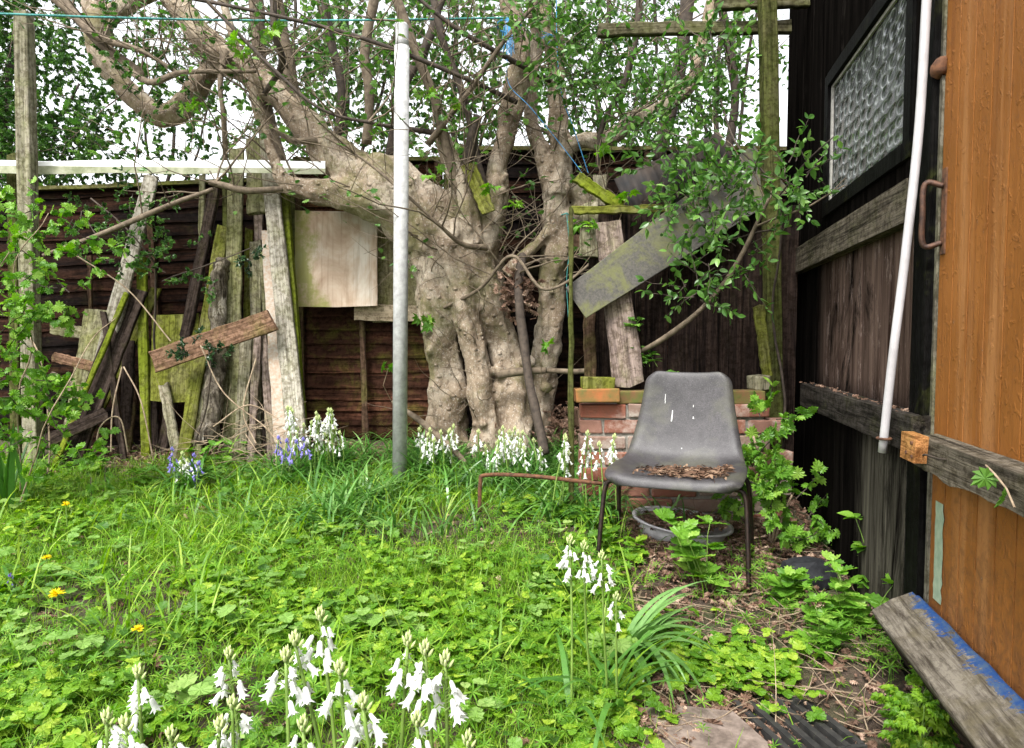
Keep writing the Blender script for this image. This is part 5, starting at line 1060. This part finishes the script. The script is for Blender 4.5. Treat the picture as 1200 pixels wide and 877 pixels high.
# ------------------------------------------------------------------ bluebells
def bell_tpl():
    n = 6; V = []; rings = [(.0, .06), (.08, .14), (.35, .18), (.68, .19)]
    for y, r in rings:
        for j in range(n*2): an = math.pi*j/n; V.append((r*math.cos(an), y, r*math.sin(an)))
    k = n*2
    for j in range(k): an = math.pi*j/n; r, y = (.44, .94) if j % 2 == 0 else (.22, .78); V.append((r*math.cos(an), y, r*math.sin(an)))
    Fc = []
    for i in range(4):
        for j in range(k): Fc.append((i*k+j, i*k+(j+1) % k, (i+1)*k+(j+1) % k, (i+1)*k+j))
    Fc.append(tuple(reversed(range(k))))
    return np.array(V), Fc
T_BELL = bell_tpl()
T_BUD = (np.array([(0, 0, 0)]+[(.15*math.cos(a_), .35, .15*math.sin(a_)) for a_ in (0, 1.26, 2.5, 3.77, 5.03)]+[(.12*math.cos(a_), .7, .12*math.sin(a_)) for a_ in (0, 1.26, 2.5, 3.77, 5.03)]+[(0, 1, 0)]),
         [(0, (j+1) % 5+1, j+1) for j in range(5)]+[(j+1, (j+1) % 5+1, (j+1) % 5+6, j+6) for j in range(5)]+[(j+6, (j+1) % 5+6, 11) for j in range(5)])
def bluebell(base, top, mat, label, group, bell=.022, nb=9, leaves=5, leafL=.3, spl=.10, thick=.004):
    e = empty('bluebell', base); tag(e, label, 'flower', group); H = Vector(top)-Vector(base); hl = H.length
    mid = H*.5+Vector((random.gauss(0, .01), random.gauss(0, .01), 0)); pts = spline([(0, 0, -.02), tuple(mid), tuple(H)], 6)
    a = Acc(); a.tube(pts, [thick*(1-.4*i/len(pts)) for i in range(len(pts))], 7)
    P0 = []; D0 = []; S0 = []; up = H.normalized(); ped = []
    a0 = random.uniform(0, 6)
    nb = max(5, nb+random.randint(-1, 3)); spl *= random.uniform(.8, 1.25); bell *= random.uniform(.88, 1.1)
    for i in range(nb):
        f = i/nb; p = Vector(H)-up*(.018+spl*f); an = a0+random.gauss(0, 1.2)+(i % 3)*1.5; o_ = Vector((math.cos(an), math.sin(an), 0)); rad = .009+.010*f**.5
        q = p+o_*rad+Vector((0, 0, .004)); a.tube([p, p+o_*rad*.6+Vector((0, 0, .008)), q], .0011, 4, cap=False)
        P0.append(tuple(q)); d = o_*random.uniform(.25, .8)+Vector((0, 0, -1)); D0.append(tuple(d)); S0.append(bell*random.uniform(.85, 1.12)*(.75+.3*min(1, f*2)))
    a.build('stem', M['greenstem'], e, True)
    b = Acc(); n = len(P0); b.inst(T_BELL, np.array(P0), frames(np.array(D0), rdir(n)), np.array(S0)); b.build('bells', mat, e, True)
    b = Acc(); n = 9; pp = []; dd = []
    for i in range(n): an = i*2.4; f = i/n; pp.append(tuple(Vector(H)-up*(.016*(1-f)-.004)+Vector((math.cos(an), math.sin(an), 0))*.004*(1-f*.6))); dd.append((math.cos(an)*.6*(1-f), math.sin(an)*.6*(1-f), 1))
    b.inst(T_BUD, np.array(pp), frames(np.array(dd), rdir(n)), np.full(n, bell*.72)); b.build('buds', M['bud'] if mat is M['white_bell'] else mat, e, True)
    if leaves:
        b = Acc(); V, L, T = blades(leaves, RNG.normal(0, .01, leaves), RNG.normal(0, .01, leaves), np.zeros(leaves)-.02, RNG.uniform(.7, 1.15, leaves)*leafL, RNG.uniform(.011, .018, leaves), RNG.uniform(.9, 2.3, leaves), seg=8); b.add(V, L, T); b.build('leaves', M['strap'], e)
    return e
def bb(px, py, d, mat, label, group, lean=.03, **k):
    top = P(px, py, d); bx, by = top.x+random.gauss(0, lean), top.y+random.gauss(0, lean); return bluebell((bx, by, gz(bx, by)), top, mat, label, group, **k)
WB, BB, DB = M['white_bell'], M['blue_bell'], M['deep_bell']
FG = 'white bluebells in the foreground'
for px, py, d, lab in ((375, 722, 1.12, 'white bluebell spike standing highest left of the bottom centre'), (345, 752, 1.1, 'white bluebell just left of the highest foreground spike'), (335, 770, 1.08, 'white bluebell second left of the highest foreground spike'), (398, 785, 1.0, 'big white bluebell below and right of the highest spike'), (425, 825, .98, 'white bluebell at the bottom edge right of the big one'), (478, 752, 1.04, 'left of the three tall white bluebells at bottom centre'),
   (498, 762, 1.0, 'middle of the three tall white bluebells at bottom centre'), (522, 775, 1.0, 'right of the three tall white bluebells at bottom centre'), (488, 845, .95, 'low white bluebell at the bottom edge under the tall trio'), (268, 768, 1.25, 'lone white bluebell left of the foreground group'), (272, 826, 1.1, 'white bluebell under the lone one at bottom left'), (258, 852, 1.0, 'white bluebell cut by the bottom edge at left centre'),
   (162, 790, 1.15, 'white bluebell in the bottom left corner area beside the dandelion'), (125, 842, 1.02, 'leftmost white bluebell at the bottom edge'), (146, 850, 1.0, 'white bluebell just right of the leftmost one'), (355, 850, .95, 'white bluebell at the bottom edge under the highest spike'), (548, 868, .95, 'white bluebell barely showing at the bottom centre edge'), (200, 862, 1.0, 'white bluebell tip low at the bottom left edge')):
    bb(px, py, d, WB, lab, FG, bell=.026, nb=9, spl=.06, leaves=4, leafL=.34, thick=.0042)
MG = 'white bluebells in the middle of the lawn edge'
for px, py, lab in ((668, 634, 'left of three white bluebells before the chair'), (684, 640, 'middle of three white bluebells before the chair'), (705, 652, 'right of three white bluebells before the chair'), (722, 700, 'single small white bluebell right of the trio before the chair')):
    bb(px, py, 1.75, WB, lab, MG, bell=.024, nb=9 if px < 720 else 4, spl=.07, leaves=5, leafL=.36)
def group_of(n, x0, x1, y0, y1, d0, d1, mat, label, group, **k):
    for i in range(n):
        bb(random.uniform(x0, x1), random.uniform(y0, y1), random.uniform(d0, d1), mat, label, group, bell=.025, nb=8, spl=.09, leaves=7, leafL=.32, **k)
group_of(22, 335, 405, 478, 510, 3.75, 4.0, WB, 'white bluebell in the thick clump below the plywood sheet', 'white bluebells below the plywood sheet')
group_of(4, 326, 358, 508, 525, 3.6, 3.75, BB, 'violet bluebell at the left of the white clump', 'violet bluebells beside the white clump')
group_of(5, 205, 238, 528, 545, 3.5, 3.65, WB, 'whitish bluebell among lilac ones before the planks', 'whitish bluebells before the planks')
group_of(5, 200, 240, 524, 548, 3.5, 3.65, BB, 'lilac bluebell in the small clump before the planks', 'lilac bluebells before the planks')
group_of(12, 485, 545, 492, 520, 3.6, 3.85, WB, 'white bluebell at the foot of the left tree stems', 'white bluebells at the left foot of the tree')
group_of(20, 555, 640, 500, 530, 3.45, 3.75, WB, 'white bluebell at the foot of the right tree stems', 'white bluebells at the right foot of the tree')
group_of(9, 662, 722, 508, 535, 3.0, 3.12, WB, 'white bluebell in front of the brick wall', 'white bluebells in front of the brick wall')
bb(12, 676, 2.3, DB, 'single deep violet bluebell at the left edge', None, bell=.02, nb=8, spl=.08)
# strap leaf clump right of the lawn
e = empty('strap_leaf_clump', gpt(738, 772)); tag(e, 'clump of long arching strap leaves spilling over the concrete slab', 'plant'); a = Acc(); n = 24
az = RNG.uniform(-2.2, .6, n); V, L, T = blades(n, RNG.normal(0, .02, n), RNG.normal(0, .02, n), np.zeros(n), RNG.uniform(.26, .42, n), RNG.uniform(.015, .024, n), RNG.uniform(1.2, 2.5, n), az=az, seg=10, lean=.35); a.add(V, L, T); a.build('leaves', M['strap2'], e)

# small things on the rails and ledge
a = Acc(); n = 60; q0 = onshed(945, 449, .03); q1 = onshed(1062, 484, .03); f = RNG.uniform(0, 1, n)[:, None]
pos = np.array(q0)*(1-f)+np.array(q1)*f+RNG.normal(0, .008, (n, 3))*np.array([1, 1, .1])+np.array([0, 0, .004]); a.inst(T_OAK, pos, frames(rdir(n, -.2, .2), rdir(n, .7, 1)), RNG.uniform(.012, .028, n))
o = a.build('leaf_debris', M['lit']); tag(o, 'brown leaf crumbs lying along the top of the lower shed rail', 'leaf debris', kind='stuff')
e = empty('dead_leaf_sprig', onshed(1180, 558, .07)); tag(e, 'curled half dead leaf sprig caught on the door ledge at the right edge', 'twig'); a = Acc(); a.tube([(0, .06, .01), (-.01, .02, .0), (-.015, -.02, -.02), (-.02, -.05, -.05)], .002, 6); a.build('stem', M['drystem'], e)
a = Acc(); 
for lp, ld, ls in (((-.01, .02, 0), (-.4, .6, -.5), .05), ((-.016, -.02, -.02), (-.5, -.2, -1), .045)):
    a = Acc(); a.inst(T_LOBED, np.array([lp]), frames(np.array([ld]), rdir(1, .3, 1)), np.array([ls])); a.build('leaf', M['bramble'], e)
a = Acc(); a.tube([onshed(1070, 535, .07), onshed(1085, 533, .075), onshed(1100, 538, .07), onshed(1122, 540, .05)], .0025, 6); o = a.build('twig', M['twigdark']); tag(o, 'short dark twig lying on the end of the door ledge', 'twig')

# ------------------------------------------------------------------ ground cover
def field(n, x0, x1, y0, y1): return RNG.uniform(x0, x1, n), RNG.uniform(y0, y1, n)
def pn(x, y, s, o=0): return np.array([mnoise.noise(Vector((a_*s+o, b_*s, o*.7))) for a_, b_ in zip(x, y)])
def lawn_w(x, y):                                       # 1 on the lawn, 0 on the littered strip at right and back
    edge = .27+.16*(y-1.67); w = np.clip((edge-x)/.12+.5, 0, 1)
    w *= np.clip((4.15-y)/.5, 0, 1); return w
def keep(x, y, w): m = RNG.uniform(0, 1, len(x)) < w; return x[m], y[m]
# grass
x, y = field(190000, -3.2, 1.1, .7, 4.4); w = lawn_w(x, y)*np.clip(.6+1.3*pn(x, y, 1.5, 3)+.15*(y-2), .12, 1); w = np.maximum(w, .03*(y < 4.3)); x, y = keep(x, y, w)
a = Acc(); n = len(x); V, L, T = blades(n, x, y, gza(x, y)-.004, RNG.uniform(.04, .12, n), RNG.uniform(.0014, .0036, n), RNG.uniform(.2, 1.8, n)); a.add(V, L, T)
x, y = field(6000, -3.0, .7, 1.5, 4.3); w = lawn_w(x, y)*np.clip(.35+1.8*pn(x, y, 2.2, 9), .0, 1); x, y = keep(x, y, w); n = len(x)
V, L, T = blades(n, x, y, gza(x, y)-.004, RNG.uniform(.12, .26, n), RNG.uniform(.005, .009, n), RNG.uniform(.4, 2.0, n), seg=6); a.add(V, L, T)
o = a.build('grass', M['grass']); tag(o, 'long bright green lawn grass', 'grass', kind='stuff')
x, y = field(13000, -1.9, .75, 2.85, 4.2); w = np.clip(.9-(abs(x+.15)/1.5)**2, 0, 1)*np.clip((y-2.7)/.6, 0, 1)*np.clip(.4+1.6*pn(x, y, 2.6, 31), .05, 1); x, y = keep(x, y, w); n = len(x); a = Acc()
V, L, T = blades(n, x, y, gza(x, y)-.004, RNG.uniform(.16, .38, n), RNG.uniform(.007, .014, n), RNG.uniform(.9, 2.4, n), seg=6); a.add(V, L, T)
M['strap3'] = leafmat('green_strap_leaves', (.05, .15, .025), (.12, .28, .05), (.24, .40, .13), .3, .3, spec=.5); o = a.build('strap_leaves', M['strap3']); tag(o, 'long arching strap leaves thick around the foot of the tree', 'bluebell leaves', kind='stuff')
# trifoliate ground cover
def cover(nn, mat, name, label, sz, fn, tpl, hr, tilt=.75, box=(-3.0, 1.15, .8, 4.3)):
    x, y = field(nn, *box); x, y = keep(x, y, fn(x, y)); n = len(x); z = gza(x, y)+RNG.uniform(hr[0], hr[1], n)
    a = Acc(); up = rdir(n, tilt, 1); f = rdir(n, -.1, .15); a.inst(tpl, np.stack([x, y, z], 1), frames(f, up), RNG.uniform(sz[0], sz[1], n))
    # leaf stalks
    m = RNG.uniform(0, 1, n) < .3; V, L, T = blades(m.sum(), x[m]+RNG.normal(0, .008, m.sum()), y[m]+RNG.normal(0, .008, m.sum()), gza(x[m], y[m])-.005, (z[m]-gza(x[m], y[m])), np.full(m.sum(), .002), np.zeros(m.sum()), lean=.02, seg=2); a.add(V, L, T)
    o = a.build(name, mat); tag(o, label, 'ground cover', kind='stuff'); return n
c1 = cover(21000, M['cover'], 'leafy_ground_cover', 'low bright three-leaved plants covering the lawn', (.028, .064), lambda x, y: lawn_w(x, y)*np.clip(.16+1.9*pn(x, y, 1.6, 20)+1.0*pn(x, y, 5, 2)+.42*(2.4-y), .02, 1), T_TRI, (.012, .075))
def clumps(nc):
    x, y = field(nc*3, -2.4, .6, 1.5, 3.9); x, y = keep(x, y, lawn_w(x, y)*.5); P_ = []; D_ = []; S_ = []; U_ = []
    for cx, cy in zip(x, y):
        k = random.randint(5, 9); s0 = random.uniform(.035, .075)
        for j in range(k):
            a_ = random.uniform(0, 6.28); rr = random.uniform(.01, .05); P_.append((cx+rr*math.cos(a_), cy+rr*math.sin(a_), gz(cx, cy)+random.uniform(.05, .10))); D_.append((math.cos(a_), math.sin(a_), random.uniform(-.1, .3))); S_.append(s0*random.uniform(.7, 1.15)); U_.append((random.gauss(0, .15), random.gauss(0, .15), 1))
    a = Acc(); a.inst(T_LFT, np.array(P_), frames(np.array(D_), np.array(U_)), np.array(S_)); o = a.build('broadleaf_clumps', M['palecover']); tag(o, 'pale broad-leaved weed rosettes scattered through the lawn', 'ground cover', kind='stuff')
clumps(34)
c2 = cover(6500, M['cover2'], 'broad_leaf_ground_cover', 'broader darker weeds among the lawn plants', (.025, .075), lambda x, y: lawn_w(x, y)*np.clip(.2+2.6*pn(x, y, 2.1, 44), .0, 1), T_LFT, (.01, .09))
c3 = cover(14000, M['fine'], 'goosegrass', 'feathery goosegrass scrambling low over the lawn', (.014, .034), lambda x, y: np.clip(lawn_w(x, y)+.1, 0, 1)*np.clip(.35+2.2*pn(x, y, 1.9, 71), .05, 1), T_WHORL, (.01, .09), .6)
def blobw(pts): return lambda x, y: np.clip(sum(np.exp(-(((x-a_)/r)**2+((y-b_)/r)**2)) for a_, b_, r in pts), 0, 1)
rp = [(*gpt(px, py)[:2], r) for px, py, r in ((790, 775, .10), (840, 790, .10), (880, 800, .09), (760, 755, .08), (725, 770, .1), (700, 840, .12), (930, 780, .05))]
c4 = cover(3800, M['cover'], 'strawberry_patch', 'round-leaved creeping patch on the litter in front of the chair', (.035, .06), blobw(rp), T_TRI, (.015, .06), box=(.1, 1.1, 1.5, 2.6))
rp = [(*gpt(px, py)[:2], r) for px, py, r in ((890, 690, .09), (880, 670, .08), (930, 720, .05), (1000, 760, .12), (1030, 780, .08), (960, 740, .05), (840, 700, .06), (740, 690, .06), (870, 750, .04))]
c5 = cover(3500, M['fine'], 'goosegrass_patch', 'feathery goosegrass on the litter strip by the shed', (.018, .034), blobw(rp), T_WHORL, (.01, .10), .5, box=(.1, 1.3, 1.4, 3.2))
# dead leaves and dry stalks
x, y = field(48000, -2.8, 1.6, 1.2, 4.5); w = np.clip(1-lawn_w(x, y), .12, 1)*np.clip(.75+1.2*pn(x, y, 2, 5), .2, 1); x, y = keep(x, y, w); n = len(x); a = Acc()
a.inst(T_OAK, np.stack([x, y, gza(x, y)+RNG.uniform(.002, .022, n)], 1), frames(rdir(n, -.3, .3), rdir(n, .35, 1)), RNG.uniform(.015, .048, n)*np.where(RNG.uniform(0, 1, n) < .06, 1.6, 1))
n = 900; cx = P(658, 500, 4.3).x; hx = RNG.uniform(0, .3, n); pos = np.stack([RNG.normal(cx, .16, n), RNG.normal(4.2, .1, n), .27+hx*RNG.uniform(.6, 1.1, n)], 1); a.inst(T_OAK, pos, frames(rdir(n, -.5, .5), rdir(n, .1, 1)), RNG.uniform(.03, .07, n))
o = a.build('leaf_litter', M['lit']); tag(o, 'brown dead leaves littering the soil by the shed and fence', 'leaf litter', kind='stuff')
a = Acc(); n = 520
for i in range(n):
    if i < 330: p = gpt(random.uniform(735, 1040), random.uniform(640, 870))
    else: p = gpt(random.uniform(60, 420), random.uniform(530, 580))
    twig_chain((p[0], p[1], p[2]+random.uniform(.005, .03)), (random.gauss(0, 1), random.gauss(0, 1), random.gauss(0, .12)), random.uniform(.06, .3), random.uniform(.0012, .0026), a, 5, .18, 0, None, 4)
o = a.build('dry_stalks', M['drystem']); tag(o, 'dry straw stalks and twigs scattered on the soil', 'dry stalks', kind='stuff')
# dry twig tangle in front of the planks
e = empty('dry_bramble', gpt(300, 545)); tag(e, 'tangle of dry brown bramble stems in front of the leaning planks', 'bramble'); a = Acc(); B = Vector(e.location)
for i in range(46):
    p = P(random.uniform(230, 345), random.uniform(500, 540), 3.85)-B; twig_chain(p, (random.gauss(0, 1), random.gauss(0, .3), random.uniform(-.1, .7)), random.uniform(.15, .5), random.uniform(.0015, .003), a, 7, .3, -.05, None, 5)
for pts in ([(300, 420, 3.95), (285, 480, 3.85), (300, 520, 3.8)], [(235, 405, 3.9), (262, 460, 3.85), (310, 500, 3.8), (330, 525, 3.75)], [(145, 430, 4.0), (165, 470, 3.9), (180, 540, 3.8)], [(143, 430, 4.0), (132, 480, 3.9), (130, 530, 3.85)], [(30, 385, 3.7), (50, 430, 3.6), (58, 520, 3.5), (55, 560, 3.45)], [(110, 540, 3.6), (118, 500, 3.6), (140, 490, 3.6), (150, 530, 3.6)], [(90, 300, 3.8), (150, 340, 3.9), (200, 400, 3.9)], [(250, 500, 3.8), (290, 475, 3.8), (325, 490, 3.8)]):
    a.tube(spline([tuple(P(*q)-B) for q in pts], 8), .004, 6)
a.build('stems', M['drystem'], e)
print('LEAVES', tot, c1, c2, c3, c4, c5, 'objects', len(bpy.data.objects))
